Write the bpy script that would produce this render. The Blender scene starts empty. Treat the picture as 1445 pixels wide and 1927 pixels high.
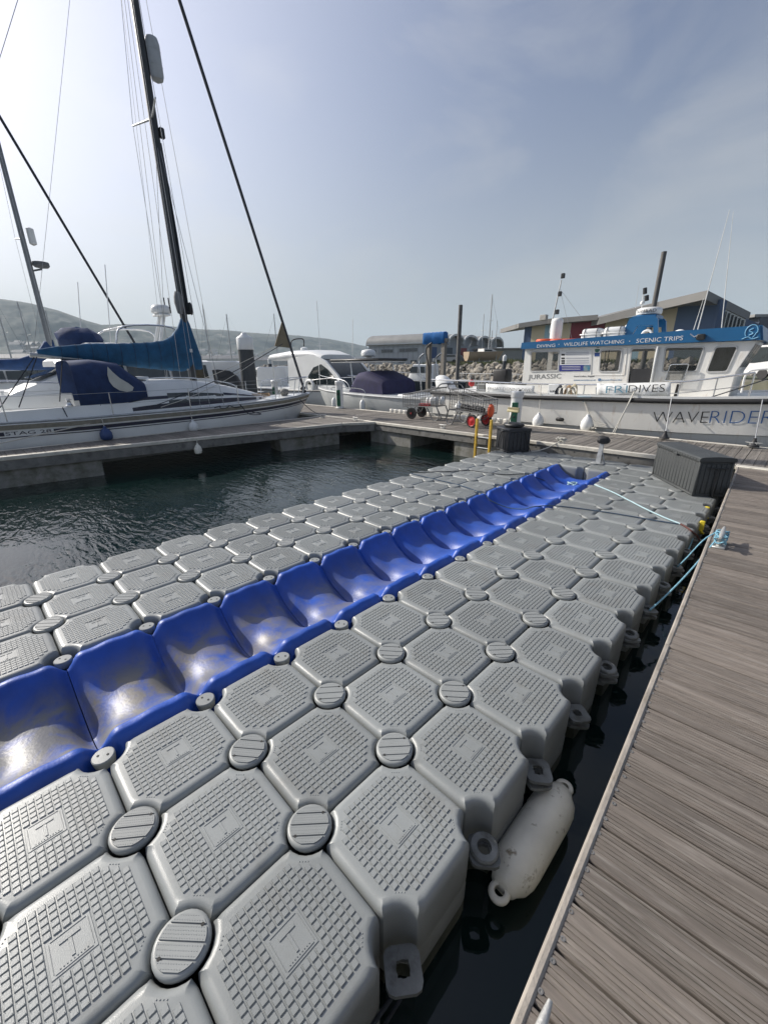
import bpy, bmesh, math, random
import numpy as np
from mathutils import Vector as V, Matrix, noise as mnoise
random.seed(7)
R = math.radians
scene = bpy.context.scene
COL = scene.collection

# ------------------------------------------------------------------ camera
CAM = V((1.523, -0.092, 1.748)); F, PITCH, YAW, ROLL = 773.5, R(19.57), R(44.71), R(-0.484)
fw = V((-math.sin(YAW)*math.cos(PITCH), math.cos(YAW)*math.cos(PITCH), -math.sin(PITCH)))
rt = V((math.cos(YAW), math.sin(YAW), 0)); up = rt.cross(fw)
rt2 = math.cos(ROLL)*rt + math.sin(ROLL)*up; up2 = math.cos(ROLL)*up - math.sin(ROLL)*rt
cd = bpy.data.cameras.new('camera'); cam = bpy.data.objects.new('camera', cd); COL.objects.link(cam)
cam.matrix_world = Matrix(((rt2.x, up2.x, -fw.x, CAM.x), (rt2.y, up2.y, -fw.y, CAM.y), (rt2.z, up2.z, -fw.z, CAM.z), (0, 0, 0, 1)))
cd.sensor_fit = 'VERTICAL'; cd.sensor_height = 24; cd.lens = F/1927*24
cd.clip_start = 0.05; cd.clip_end = 9000
scene.camera = cam

# ------------------------------------------------------------------ sky, sun, exposure
SUN_EL, SUN_DIR = R(33), V((-0.93, -0.30, 0)).normalized()     # direction towards the sun, on the ground plane
w = bpy.data.worlds.new('World'); scene.world = w; w.use_nodes = True
nt = w.node_tree; N = nt.nodes; L = nt.links
bg = N['Background']; sky = N.new('ShaderNodeTexSky'); sky.sky_type = 'NISHITA'; sky.sun_disc = False
sky.sun_elevation = SUN_EL; sky.sun_rotation = math.atan2(SUN_DIR.x, SUN_DIR.y)
sky.air_density = 1.0; sky.dust_density = 1.4; sky.ozone_density = 2.0; sky.altitude = 0
# thin high cloud veil: lightens and greys the blue in soft wisps
tc = N.new('ShaderNodeTexCoord'); mp = N.new('ShaderNodeMapping'); mp.inputs['Scale'].default_value = (1.2, 1.2, 3.2)
n1 = N.new('ShaderNodeTexNoise'); n1.inputs['Scale'].default_value = 1.7; n1.inputs['Detail'].default_value = 7; n1.inputs['Roughness'].default_value = .55; n1.inputs['Distortion'].default_value = .6
cr = N.new('ShaderNodeValToRGB'); cr.color_ramp.elements[0].position = .47; cr.color_ramp.elements[1].position = .78
hsv = N.new('ShaderNodeHueSaturation'); hsv.inputs['Saturation'].default_value = .95
tint = N.new('ShaderNodeMix'); tint.data_type = 'RGBA'; tint.blend_type = 'MULTIPLY'; tint.inputs[0].default_value = 1; tint.inputs[7].default_value = (1.03, .95, 1.04, 1)
mul = N.new('ShaderNodeMath'); mul.operation = 'MULTIPLY'; mul.inputs[1].default_value = .60
mx = N.new('ShaderNodeMix'); mx.data_type = 'RGBA'; mx.inputs[7].default_value = (6.0, 6.0, 6.1, 1)
L.new(tc.outputs['Generated'], mp.inputs[0]); L.new(mp.outputs[0], n1.inputs['Vector']); L.new(n1.outputs[0], cr.inputs[0])
L.new(cr.outputs[0], mul.inputs[0]); L.new(sky.outputs[0], hsv.inputs['Color']); L.new(hsv.outputs[0], tint.inputs[6])
L.new(tint.outputs[2], mx.inputs[6]); L.new(mul.outputs[0], mx.inputs[0]); 
# pale humid band that thickens towards the horizon all the way round, and the broad bright glow of thin haze about the sun
sep = N.new('ShaderNodeSeparateXYZ'); L.new(tc.outputs['Generated'], sep.inputs[0])
hz = N.new('ShaderNodeMapRange'); hz.interpolation_type = 'SMOOTHSTEP'; hz.inputs[1].default_value = -.02; hz.inputs[2].default_value = .55; hz.inputs[3].default_value = .80; hz.inputs[4].default_value = 0; L.new(sep.outputs[2], hz.inputs[0])
mh = N.new('ShaderNodeMix'); mh.data_type = 'RGBA'; mh.inputs[7].default_value = (4.25, 4.5, 4.52, 1); L.new(hz.outputs[0], mh.inputs[0]); L.new(mx.outputs[2], mh.inputs[6])
dp = N.new('ShaderNodeVectorMath'); dp.operation = 'DOT_PRODUCT'; dp.inputs[1].default_value = (SUN_DIR.x*math.cos(SUN_EL), SUN_DIR.y*math.cos(SUN_EL), math.sin(SUN_EL)); L.new(tc.outputs['Generated'], dp.inputs[0])
gl = N.new('ShaderNodeMapRange'); gl.inputs[1].default_value = -.05; gl.inputs[2].default_value = 1; L.new(dp.outputs['Value'], gl.inputs[0])
pw = N.new('ShaderNodeMath'); pw.operation = 'POWER'; pw.inputs[1].default_value = 3.2; L.new(gl.outputs[0], pw.inputs[0])
ag = N.new('ShaderNodeMix'); ag.data_type = 'RGBA'; ag.blend_type = 'ADD'; ag.inputs[7].default_value = (8.0, 7.9, 7.6, 1); L.new(pw.outputs[0], ag.inputs[0]); L.new(mh.outputs[2], ag.inputs[6]); L.new(ag.outputs[2], bg.inputs[0])
bg.inputs[1].default_value = 0.085
sd = bpy.data.lights.new('sun', 'SUN'); sd.energy = 5.0; sd.angle = R(.6); sd.color = (1, .94, .85)
sun = bpy.data.objects.new('sun', sd); COL.objects.link(sun)
sdir = V((SUN_DIR.x*math.cos(SUN_EL), SUN_DIR.y*math.cos(SUN_EL), math.sin(SUN_EL)))
sun.rotation_euler = sdir.to_track_quat('Z', 'Y').to_euler(); sun.location = (-20, -10, 30)
vs = scene.view_settings; vs.view_transform = 'Standard'; vs.look = 'None'; vs.exposure = 0.27; vs.gamma = 1; vs.use_curve_mapping = False

# ------------------------------------------------------------------ measuring helpers (photo pixel -> world point on a real plane)
def ray(x, y): return fw + rt2*((x-722.5)/F) - up2*((y-963.5)/F)
def onz(x, y, z): d = ray(x, y); return CAM + d*((z-CAM.z)/d.z)
def onx(x0, x, y): d = ray(x, y); return CAM + d*((x0-CAM.x)/d.x)
def ony(y0, x, y): d = ray(x, y); return CAM + d*((y0-CAM.y)/d.y)

# ------------------------------------------------------------------ mesh helpers
class MB:
    def __init__(s): s.v = []; s.f = []; s.m = []
    def add(s, vs, fs, mat=0):
        o = len(s.v); s.v += [tuple(p) for p in vs]
        for q in fs: s.f.append(tuple(o+i for i in q)); s.m.append(mat)
        return s
    def box(s, c, d, rot=None, mat=0):
        vs = []
        for z in (-.5, .5):
            for x, y in ((-.5, -.5), (.5, -.5), (.5, .5), (-.5, .5)):
                p = V((x*d[0], y*d[1], z*d[2])); p = rot @ p if rot else p; vs.append(p+V(c))
        return s.add(vs, [(3, 2, 1, 0), (4, 5, 6, 7), (0, 1, 5, 4), (1, 2, 6, 5), (2, 3, 7, 6), (3, 0, 4, 7)], mat)
    def bbox(s, c, d, bev=.01, rot=None, mat=0, seg=1):
        bm = bmesh.new(); bmesh.ops.create_cube(bm, size=1)
        for v in bm.verts: v.co = V((v.co.x*d[0], v.co.y*d[1], v.co.z*d[2]))
        bmesh.ops.bevel(bm, geom=bm.edges[:], offset=bev, segments=seg, affect='EDGES', profile=.5)
        bm.verts.index_update()
        s.add([(rot @ v.co if rot else v.co)+V(c) for v in bm.verts], [[v.index for v in f.verts] for f in bm.faces], mat); bm.free(); return s
    def loft(s, rings, cap0=True, cap1=True, closed=True, mat=0):
        n = len(rings[0]); vs = [p for r in rings for p in r]; fs = []
        for i in range(len(rings)-1):
            for j in range(n if closed else n-1):
                k = (j+1) % n; fs.append((i*n+j, i*n+k, (i+1)*n+k, (i+1)*n+j))
        if cap0: fs.append(tuple(reversed(range(n))))
        if cap1: fs.append(tuple((len(rings)-1)*n+j for j in range(n)))
        return s.add(vs, fs, mat)
    def tube(s, pts, r, n=8, mat=0, closed=False):
        pts = [V(p) for p in pts]; m = len(pts); rings = []
        t0 = (pts[1]-pts[0]).normalized(); a = t0.orthogonal().normalized()
        for i in range(m):
            if closed: t = (pts[(i+1) % m]-pts[i-1]).normalized()
            else: t = (pts[min(i+1, m-1)]-pts[max(i-1, 0)]).normalized()
            a = (a - t*a.dot(t)); a = a.normalized() if a.length > 1e-6 else t.orthogonal().normalized()
            b = t.cross(a); rr = r[i] if isinstance(r, (list, tuple)) else r
            rings.append([pts[i]+(a*math.cos(2*math.pi*j/n)+b*math.sin(2*math.pi*j/n))*rr for j in range(n)])
        if closed: return s.loft(rings+[rings[0]], False, False, True, mat)
        return s.loft(rings, True, True, True, mat)
    def cyl(s, p0, p1, r0, r1=None, n=12, mat=0): return s.tube([p0, p1], [r0, r0 if r1 is None else r1], n, mat)
    def lathe(s, prof, o=(0, 0, 0), ax=(0, 0, 1), n=16, mat=0):
        ax = V(ax).normalized(); a = ax.orthogonal().normalized(); b = ax.cross(a); o = V(o)
        rings = [[o+ax*z+(a*math.cos(2*math.pi*j/n)+b*math.sin(2*math.pi*j/n))*max(r, 1e-4) for j in range(n)] for r, z in prof]
        return s.loft(rings, True, True, True, mat)
    def prism(s, poly, thick, mat=0):            # poly: 3-D points of one flat outline, thick: offset vector
        t = V(thick); poly = [V(p) for p in poly]
        return s.loft([poly, [p+t for p in poly]], True, True, True, mat)
    def grid(s, fn, nu, nv, mat=0):
        vs = [fn(i/nu, j/nv) for i in range(nu+1) for j in range(nv+1)]
        return s.add(vs, [(i*(nv+1)+j, (i+1)*(nv+1)+j, (i+1)*(nv+1)+j+1, i*(nv+1)+j+1) for i in range(nu) for j in range(nv)], mat)
    def mesh(s, name, mats, ang=38):
        me = bpy.data.meshes.new(name); me.from_pydata(s.v, [], s.f)
        for m in (mats if isinstance(mats, (list, tuple)) else [mats]): me.materials.append(m)
        me.polygons.foreach_set('material_index', s.m)
        bm = bmesh.new(); bm.from_mesh(me); bmesh.ops.recalc_face_normals(bm, faces=bm.faces[:]); bm.to_mesh(me); bm.free()
        me.polygons.foreach_set('use_smooth', [True]*len(me.polygons)); me.set_sharp_from_angle(angle=R(ang)); me.update()
        return me
    def build(s, name, mats, parent=None, ang=38, **kw): return link(name, s.mesh(name, mats, ang), parent, **kw)
def link(name, data, parent=None, loc=None, rot=None, label=None, cat=None, group=None, kind=None):
    o = bpy.data.objects.new(name, data); COL.objects.link(o)
    if parent: o.parent = parent
    if loc is not None: o.location = loc
    if rot is not None: o.rotation_euler = rot
    for k, v in (('label', label), ('category', cat), ('group', group), ('kind', kind)):
        if v: o[k] = v
    return o
def thing(name, label, cat, loc=(0, 0, 0), rz=0, group=None, kind=None):
    return link(name, None, None, loc, (0, 0, rz), label, cat, group, kind)
def copy_tree(o, loc=None, rz=None, label=None, parent=None):
    c = o.copy(); COL.objects.link(c); c.parent = parent
    if loc is not None: c.location = loc
    if rz is not None: c.rotation_euler = (0, 0, rz)
    if label: c['label'] = label
    for ch in list(o.children): copy_tree(ch, parent=c)
    return c
def text_mb(body, size, origin, ux, uy, extr=.0, mat=0, mb=None, thin=0.0, width=None, spacing=1.0, align='LEFT'):
    cu = bpy.data.curves.new('lettering', 'FONT'); cu.body = body; cu.size = size; cu.offset = thin; cu.space_character = spacing
    cu.align_x = align; cu.resolution_u = 3; cu.extrude = extr
    o = bpy.data.objects.new('lettering', cu); COL.objects.link(o)
    dg = bpy.context.evaluated_depsgraph_get(); me = bpy.data.meshes.new_from_object(o.evaluated_get(dg))
    ux = V(ux).normalized(); uy = V(uy).normalized(); uz = ux.cross(uy); o3 = V(origin)
    sx = 1.0
    if width and len(me.vertices):
        xs = [v.co.x for v in me.vertices]; sx = width/(max(xs)-min(xs))
    mb = mb or MB()
    mb.add([o3+ux*(v.co.x*sx)+uy*v.co.y+uz*v.co.z for v in me.vertices], [tuple(p.vertices) for p in me.polygons], mat)
    bpy.data.objects.remove(o); bpy.data.curves.remove(cu); bpy.data.meshes.remove(me)
    return mb
def sag(a, b, drop, n=14):
    a = V(a); b = V(b)
    return [a.lerp(b, i/n)+V((0, 0, -drop*4*(i/n)*(1-i/n))) for i in range(n+1)]
def spline(pts, n=6):
    pts = [V(p) for p in pts]; P = [pts[0]*2-pts[1]]+pts+[pts[-1]*2-pts[-2]]; out = []
    for i in range(1, len(P)-2):
        for k in range(n):
            t = k/n; a, b, c, d = P[i-1], P[i], P[i+1], P[i+2]
            out.append(.5*((2*b)+(c-a)*t+(2*a-5*b+4*c-d)*t*t+(3*b-a-3*c+d)*t**3))
    return out+[pts[-1]]
def sstep(a, b, x): t = min(1, max(0, (x-a)/(b-a))); return t*t*(3-2*t)

# ------------------------------------------------------------------ materials
def mat(name, col, rough=.5, metal=0, var=.12, scale=5, bump=0, bscale=80, stretch=(1, 1, 1), col2=None, t0=.45, t1=.7, rand=0, dirt=None, coord='Object', detail=5, spec=.5, alpha=1, trans=0, coat=0):
    m = bpy.data.materials.new(name); m.use_nodes = True; nt = m.node_tree; N = nt.nodes; L = nt.links; b = N['Principled BSDF']
    b.inputs['Roughness'].default_value = rough; b.inputs['Metallic'].default_value = metal; b.inputs['Specular IOR Level'].default_value = spec
    b.inputs['Transmission Weight'].default_value = trans; b.inputs['Alpha'].default_value = alpha; b.inputs['Coat Weight'].default_value = coat
    tc = N.new('ShaderNodeTexCoord'); mp = N.new('ShaderNodeMapping'); mp.inputs['Scale'].default_value = stretch
    L.new(tc.outputs[coord], mp.inputs[0]); vec = mp.outputs[0]
    oi = N.new('ShaderNodeObjectInfo')
    if rand:
        ad = N.new('ShaderNodeVectorMath'); ad.operation = 'ADD'; sc = N.new('ShaderNodeVectorMath'); sc.operation = 'SCALE'; sc.inputs[0].default_value = (37, 91, 53)
        L.new(oi.outputs['Random'], sc.inputs['Scale']); L.new(vec, ad.inputs[0]); L.new(sc.outputs[0], ad.inputs[1]); vec = ad.outputs[0]
    n = N.new('ShaderNodeTexNoise'); n.inputs['Scale'].default_value = scale; n.inputs['Detail'].default_value = detail; n.inputs['Roughness'].default_value = .6; L.new(vec, n.inputs['Vector'])
    ramp = N.new('ShaderNodeValToRGB'); e = ramp.color_ramp.elements
    c2 = col2 or tuple(min(1, c*(1+var)) for c in col); c1 = col if col2 else tuple(c*(1-var) for c in col)
    e[0].position = t0 if col2 else .3; e[0].color = (*c1, 1); e[1].position = t1 if col2 else .7; e[1].color = (*c2, 1)
    L.new(n.outputs[0], ramp.inputs[0]); out = ramp.outputs[0]
    if rand:
        hv = N.new('ShaderNodeHueSaturation'); mr = N.new('ShaderNodeMapRange'); mr.inputs[3].default_value = 1-rand; mr.inputs[4].default_value = 1+rand
        L.new(oi.outputs['Random'], mr.inputs[0]); L.new(mr.outputs[0], hv.inputs['Value']); L.new(out, hv.inputs['Color']); out = hv.outputs[0]
    if dirt:                                       # dirt = (colour, noise scale, low, high)
        n2 = N.new('ShaderNodeTexNoise'); n2.inputs['Scale'].default_value = dirt[1]; n2.inputs['Detail'].default_value = 8; n2.inputs['Roughness'].default_value = .65; L.new(vec, n2.inputs['Vector'])
        mr2 = N.new('ShaderNodeMapRange'); mr2.inputs[1].default_value = dirt[2]; mr2.inputs[2].default_value = dirt[3]; L.new(n2.outputs[0], mr2.inputs[0])
        mx = N.new('ShaderNodeMix'); mx.data_type = 'RGBA'; mx.inputs[7].default_value = (*dirt[0], 1); L.new(mr2.outputs[0], mx.inputs[0]); L.new(out, mx.inputs[6]); out = mx.outputs[2]
    L.new(out, b.inputs['Base Color'])
    if bump:
        n3 = N.new('ShaderNodeTexNoise'); n3.inputs['Scale'].default_value = bscale; n3.inputs['Detail'].default_value = 4; L.new(vec, n3.inputs['Vector'])
        bp = N.new('ShaderNodeBump'); bp.inputs['Strength'].default_value = bump; bp.inputs['Distance'].default_value = .01; L.new(n3.outputs[0], bp.inputs['Height']); L.new(bp.outputs[0], b.inputs['Normal'])
    return m
white = mat('white_gelcoat', (.72, .73, .72), .28, var=.05, scale=2, dirt=((.45, .42, .36), 3, .62, .9))
cream = mat('cream_gelcoat', (.66, .64, .58), .35, var=.06, scale=2)
steel = mat('stainless_steel', (.62, .63, .64), .22, .9, var=.08)
alu = mat('aluminium', (.42, .43, .43), .45, .7, var=.15, scale=8)
galv = mat('galvanised_steel', (.40, .41, .41), .5, .6, var=.25, scale=14)
black = mat('black_rubber', (.018, .018, .019), .6, var=.3, scale=9)
blackp = mat('black_plastic', (.02, .021, .022), .45, var=.2)
glass = mat('dark_window_glass', (.02, .028, .03), .06, var=.3, scale=3, spec=.7)
navy = mat('navy_canvas', (.014, .034, .105), .85, var=.25, scale=6, bump=.5, bscale=40)
teal = mat('blue_canvas', (.010, .085, .185), .8, var=.25, scale=5, bump=.6, bscale=25)
royal = mat('blue_tarpaulin', (.012, .14, .42), .6, var=.2, scale=5, bump=.5, bscale=20)
purple = mat('indigo_canvas', (.016, .015, .062), .8, var=.25, scale=5, bump=.5, bscale=25)
rope_w = mat('white_rope', (.55, .53, .47), .9, var=.25, scale=60, bump=.8, bscale=160)
rope_d = mat('dark_rope', (.03, .035, .045), .9, var=.3, scale=60, bump=.8, bscale=160)
rope_b = mat('blue_rope', (.20, .42, .54), .8, var=.35, scale=80, bump=.8, bscale=200)
rope_t = mat('tan_rope', (.32, .22, .13), .9, var=.3, scale=60, bump=.8, bscale=160)
wire = mat('rigging_wire', (.34, .35, .36), .4, .7, var=.1)
orange = mat('orange_plastic', (.62, .09, .025), .5, var=.15)
red = mat('red_plastic', (.42, .018, .02), .45, var=.15)
yellow = mat('yellow_paint', (.62, .40, .05), .55, var=.18, scale=12, dirt=((.18, .12, .06), 14, .58, .8))
green = mat('green_panel', (.012, .10, .055), .4, var=.1)
# ------------------------------------------------------------------ levels: z = 0 is the top of the float blocks
WZ, DZ = -0.45, 0.16
# ------------------------------------------------------------------ water
def water_mat():
    m = bpy.data.materials.new('harbour_water'); m.use_nodes = True; nt = m.node_tree; N = nt.nodes; L = nt.links; b = N['Principled BSDF']
    b.inputs['Base Color'].default_value = (.0035, .012, .011, 1); b.inputs['Roughness'].default_value = .015; b.inputs['IOR'].default_value = 1.46
    tc = N.new('ShaderNodeTexCoord'); h = None
    for sc, st, rot, amt in ((2.6, (1, 2.8, 1), 35, 1.25), (7.0, (1, 2.4, 1), 12, .40), (20, (1, 1.8, 1), 60, .05)):
        mp = N.new('ShaderNodeMapping'); mp.inputs['Scale'].default_value = st; mp.inputs['Rotation'].default_value = (0, 0, R(rot)); L.new(tc.outputs['Object'], mp.inputs[0])
        n = N.new('ShaderNodeTexNoise'); n.inputs['Scale'].default_value = sc; n.inputs['Detail'].default_value = 2; n.inputs['Distortion'].default_value = .7; L.new(mp.outputs[0], n.inputs['Vector'])
        mu = N.new('ShaderNodeMath'); mu.operation = 'MULTIPLY'; mu.inputs[1].default_value = amt; L.new(n.outputs[0], mu.inputs[0])
        if h: ad = N.new('ShaderNodeMath'); L.new(h, ad.inputs[0]); L.new(mu.outputs[0], ad.inputs[1]); h = ad.outputs[0]
        else: h = mu.outputs[0]
    # breeze patches: rippled here, nearly calm there
    n = N.new('ShaderNodeTexNoise'); n.inputs['Scale'].default_value = .33; n.inputs['Detail'].default_value = 2; L.new(tc.outputs['Object'], n.inputs['Vector'])
    mr = N.new('ShaderNodeMapRange'); mr.inputs[1].default_value = .38; mr.inputs[2].default_value = .62; mr.inputs[3].default_value = .08; mr.inputs[4].default_value = .60; L.new(n.outputs[0], mr.inputs[0])
    bp = N.new('ShaderNodeBump'); bp.inputs['Distance'].default_value = .05; sx = N.new('ShaderNodeSeparateXYZ'); L.new(tc.outputs['Object'], sx.inputs[0])
    sh = N.new('ShaderNodeMapRange'); sh.inputs[1].default_value = -2.6; sh.inputs[2].default_value = .6; sh.inputs[3].default_value = 1; sh.inputs[4].default_value = .10; L.new(sx.outputs[0], sh.inputs[0])      # sheltered water between dock and boardwalk
    sm_ = N.new('ShaderNodeMath'); sm_.operation = 'MULTIPLY'; L.new(mr.outputs[0], sm_.inputs[0]); L.new(sh.outputs[0], sm_.inputs[1]); L.new(sm_.outputs[0], bp.inputs['Strength']); L.new(h, bp.inputs['Height']); L.new(bp.outputs[0], b.inputs['Normal'])
    return m
mb = MB(); mb.add([(-2300, -900, WZ), (900, -900, WZ), (900, 2400, WZ), (-2300, 2400, WZ)], [(0, 1, 2, 3)])
mb.build('water', water_mat(), kind='structure')

# ------------------------------------------------------------------ floating dock of plastic blocks
fgrey = mat('grey_float_plastic', (.238, .252, .25), .36, var=.10, scale=3, rand=.11, bump=.12, bscale=350, dirt=((.17, .168, .155), 6, .52, .85))
capgrey = mat('grey_cap_plastic', (.25, .262, .258), .4, var=.06, scale=6, rand=.08, bump=.1, bscale=300)
slime = mat('waterline_slime', (.07, .075, .06), .6, var=.4, scale=9, dirt=((.022, .028, .015), 7, .40, .62), rand=.2, bump=.5, bscale=60, stretch=(1, 1, .5))
luggrey = mat('grubby_lug_plastic', (.15, .158, .155), .5, var=.25, scale=12, rand=.15, dirt=((.05, .05, .04), 14, .5, .7))
hole_shade = mat('painted_hole_shade', (.012, .012, .012), .7)  # black colour stands in for the shade inside holes and openings
def contour(inset):
    hs, rc = .2485-inset, .093+inset*.9
    pts = []
    for q in range(4):
        c = V((.25, .25)); loc = []
        # concave arc about the corner node, eased into the straight sides
        for a in (-90+6, -75, -60, -45, -30, -15, -6):
            aa = R(a-90); loc.append(V((c.x+rc*math.cos(aa), c.y+rc*math.sin(aa))))
        loc = [V((min(p.x, hs), min(p.y, hs))) for p in loc]
        e = .030
        first = V((hs, .25-rc-e)); last = V((.25-rc-e, hs))
        seq = [first, V((hs-.004, .25-rc-.006))] + loc[::-1] + [V((.25-rc-.006, hs-.004)), last]
        # loc runs from (right side) to (top side)
        seq.sort(key=lambda p: math.atan2(p.y, p.x))
        for p in seq:
            a = q*math.pi/2; pts.append((p.x*math.cos(a)-p.y*math.sin(a), p.x*math.sin(a)+p.y*math.cos(a)))
    return pts
def float_mesh():
    mb = MB()
    lv = [(.034, 0), (.024, -.0015), (.014, -.006), (.007, -.014), (.002, -.026), (0, -.045), (0, -.075), (.001, -.22), (.004, -.235), (.004, -.25), (.001, -.262), (.003, -.36), (.006, -.5)]
    rings = [[(x, y, z) for x, y in contour(i)] for i, z in lv]
    mb.loft(rings[:-1][::-1], False, True); mb.loft([rings[-1], rings[-2]], True, False, mat=1)
    def inside(x, y, m=0): return abs(x) < .21-m and abs(y) < .21-m and abs(x)+abs(y) < .310-m*1.3
    p, s, h = .0264, .0225, .0046
    def pad(x, y, sx, sy, h):
        b = .0016; vs = []
        for k, (ix, z) in enumerate(((0, 0), (b, h))):
            for a, c in ((-1, -1), (1, -1), (1, 1), (-1, 1)): vs.append((x+a*(sx/2-ix), y+c*(sy/2-ix), z))
        mb.add(vs, [(4, 5, 6, 7), (0, 1, 5, 4), (1, 2, 6, 5), (2, 3, 7, 6), (3, 0, 4, 7)])
    def dot(x, y, r, z, h): mb.add([(x-r, y, z), (x, y-r, z), (x+r, y, z), (x, y+r, z), (x, y, z+h)], [(0, 1, 4), (1, 2, 4), (2, 3, 4), (3, 0, 4)])
    for i in range(-7, 8):
        for j in range(-7, 8):
            x, y = i*p, j*p
            if abs(x) < .06 and abs(y) < .06: continue
            if inside(x, y): 
                pad(x, y, s, s, h)
                for a, c in ((-1, -1), (1, 1)): dot(x+a*.0072, y+c*.0072, .0018, h, .0012)
    for a, c in ((1, 1), (1, -1), (-1, 1), (-1, -1)):
        for k in (-1.5, -.5, .5, 1.5):
            dot(a*(.160+k*.0075*1), c*(.160-k*.0075*1), .0032, 0, .003)
    for q in (-1, 1): pad(q*.053, 0, .004, .100, .0044); pad(0, q*.053, .100, .004, .0044)
    # emblem plate with a T and a line of small raised letters
    pad(0, 0, .124, .124, .0024)
    t = MB()
    for (x, y, sx, sy) in ((-.030, 0, .012, .060), (.006, 0, .060, .012)): pad(x, y, sx, sy, .0052)
    for k in range(9): pad(.0445, -.036+k*.009, .005, .0055, .0046)
    return mb.mesh('float_block', [fgrey, slime], 40)
def cap_mesh():
    mb = MB(); r = .089
    mb.lathe([(.05, -.06), (r-.006, -.03), (r, -.016), (r, -.003), (r-.004, .003), (r-.010, .005), (0, .005)], n=28)
    # raised strips between grooves, clipped to the disc, and rows of grip studs
    ys = [(-.072, -.047), (-.041, -.004), (.002, .041), (.047, .072)]
    rr = r-.013
    for a, b in ys:
        ring = []
        for k in range(7): y = a+(b-a)*k/6; ring.append((math.sqrt(max(0, rr*rr-y*y)), y))
        for k in range(7): y = b-(b-a)*k/6; ring.append((-math.sqrt(max(0, rr*rr-y*y)), y))
        mb.prism([(x, y, .0045) for x, y in ring], (0, 0, .0045))
        ny = max(1, int((b-a)/.0095))
        for q in range(ny):
            y = a+(b-a)*(q+.5)/ny
            xm = math.sqrt(max(0, rr*rr-y*y))-.006
            if ny == 4 and q in (1, 2) and False: continue
            k = -xm
            while k < xm:
                z = .009; s = .0021; mb.add([(k-s, y, z), (k, y-s, z), (k+s, y, z), (k, y+s, z), (k, y, z+.0015)], [(0, 1, 4), (1, 2, 4), (2, 3, 4), (3, 0, 4)]); k += .0085
    for x, y in ((-.05, -.044), (.05, .044)): mb.lathe([(.0062, .0085), (.0062, .0096), (0, .0096)], (x, y, 0), n=8, mat=1)  # solid black discs painted as the shade of two holes
    return mb.mesh('connector_cap', [capgrey, hole_shade], 40)
def pin_mesh():
    mb = MB(); mb.lathe([(.045, -.05), (.05, -.02), (.05, -.004), (.046, 0), (0, .001)], n=20)
    for x in (-.022, .022): mb.lathe([(.006, .001), (.006, .0022), (0, .0022)], (x, 0, 0), n=8, mat=1)
    return mb.mesh('edge_pin', [capgrey, hole_shade], 40)
def lug_mesh():
    mb = MB()       # square ear with a cut-out, standing off the corner of a block
    prof = []
    for k in range(24):
        a = 2*math.pi*k/24; c, s_ = math.cos(a), math.sin(a); q = .062/max(abs(c), abs(s_)); q = min(q, .076); prof.append((c*q, s_*q))
    inn = [(.024*math.cos(2*math.pi*k/24)*(1.25 if k % 6 == 3 else 1), .024*math.sin(2*math.pi*k/24)*(1.25 if k % 6 == 3 else 1)) for k in range(24)]
    rings = [[(x, y, z) for x, y in P] for P, z in ((inn, -.009), (prof, -.009), (prof, .009), (inn, .009), (inn, -.009))]
    mb.loft(rings, False, False)
    return mb.mesh('corner_lug', luggrey, 40)
def ring_mesh():
    mb = MB(); n = 24
    P = [(.030, -.012), (.058, -.012), (.060, .004), (.054, .012), (.030, .012), (.030, -.012)]
    mb.loft([[(r*math.cos(2*math.pi*k/n), r*math.sin(2*math.pi*k/n), z) for k in range(n)] for r, z in P], False, False)
    return mb.mesh('lug_washer', luggrey, 40)
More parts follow.
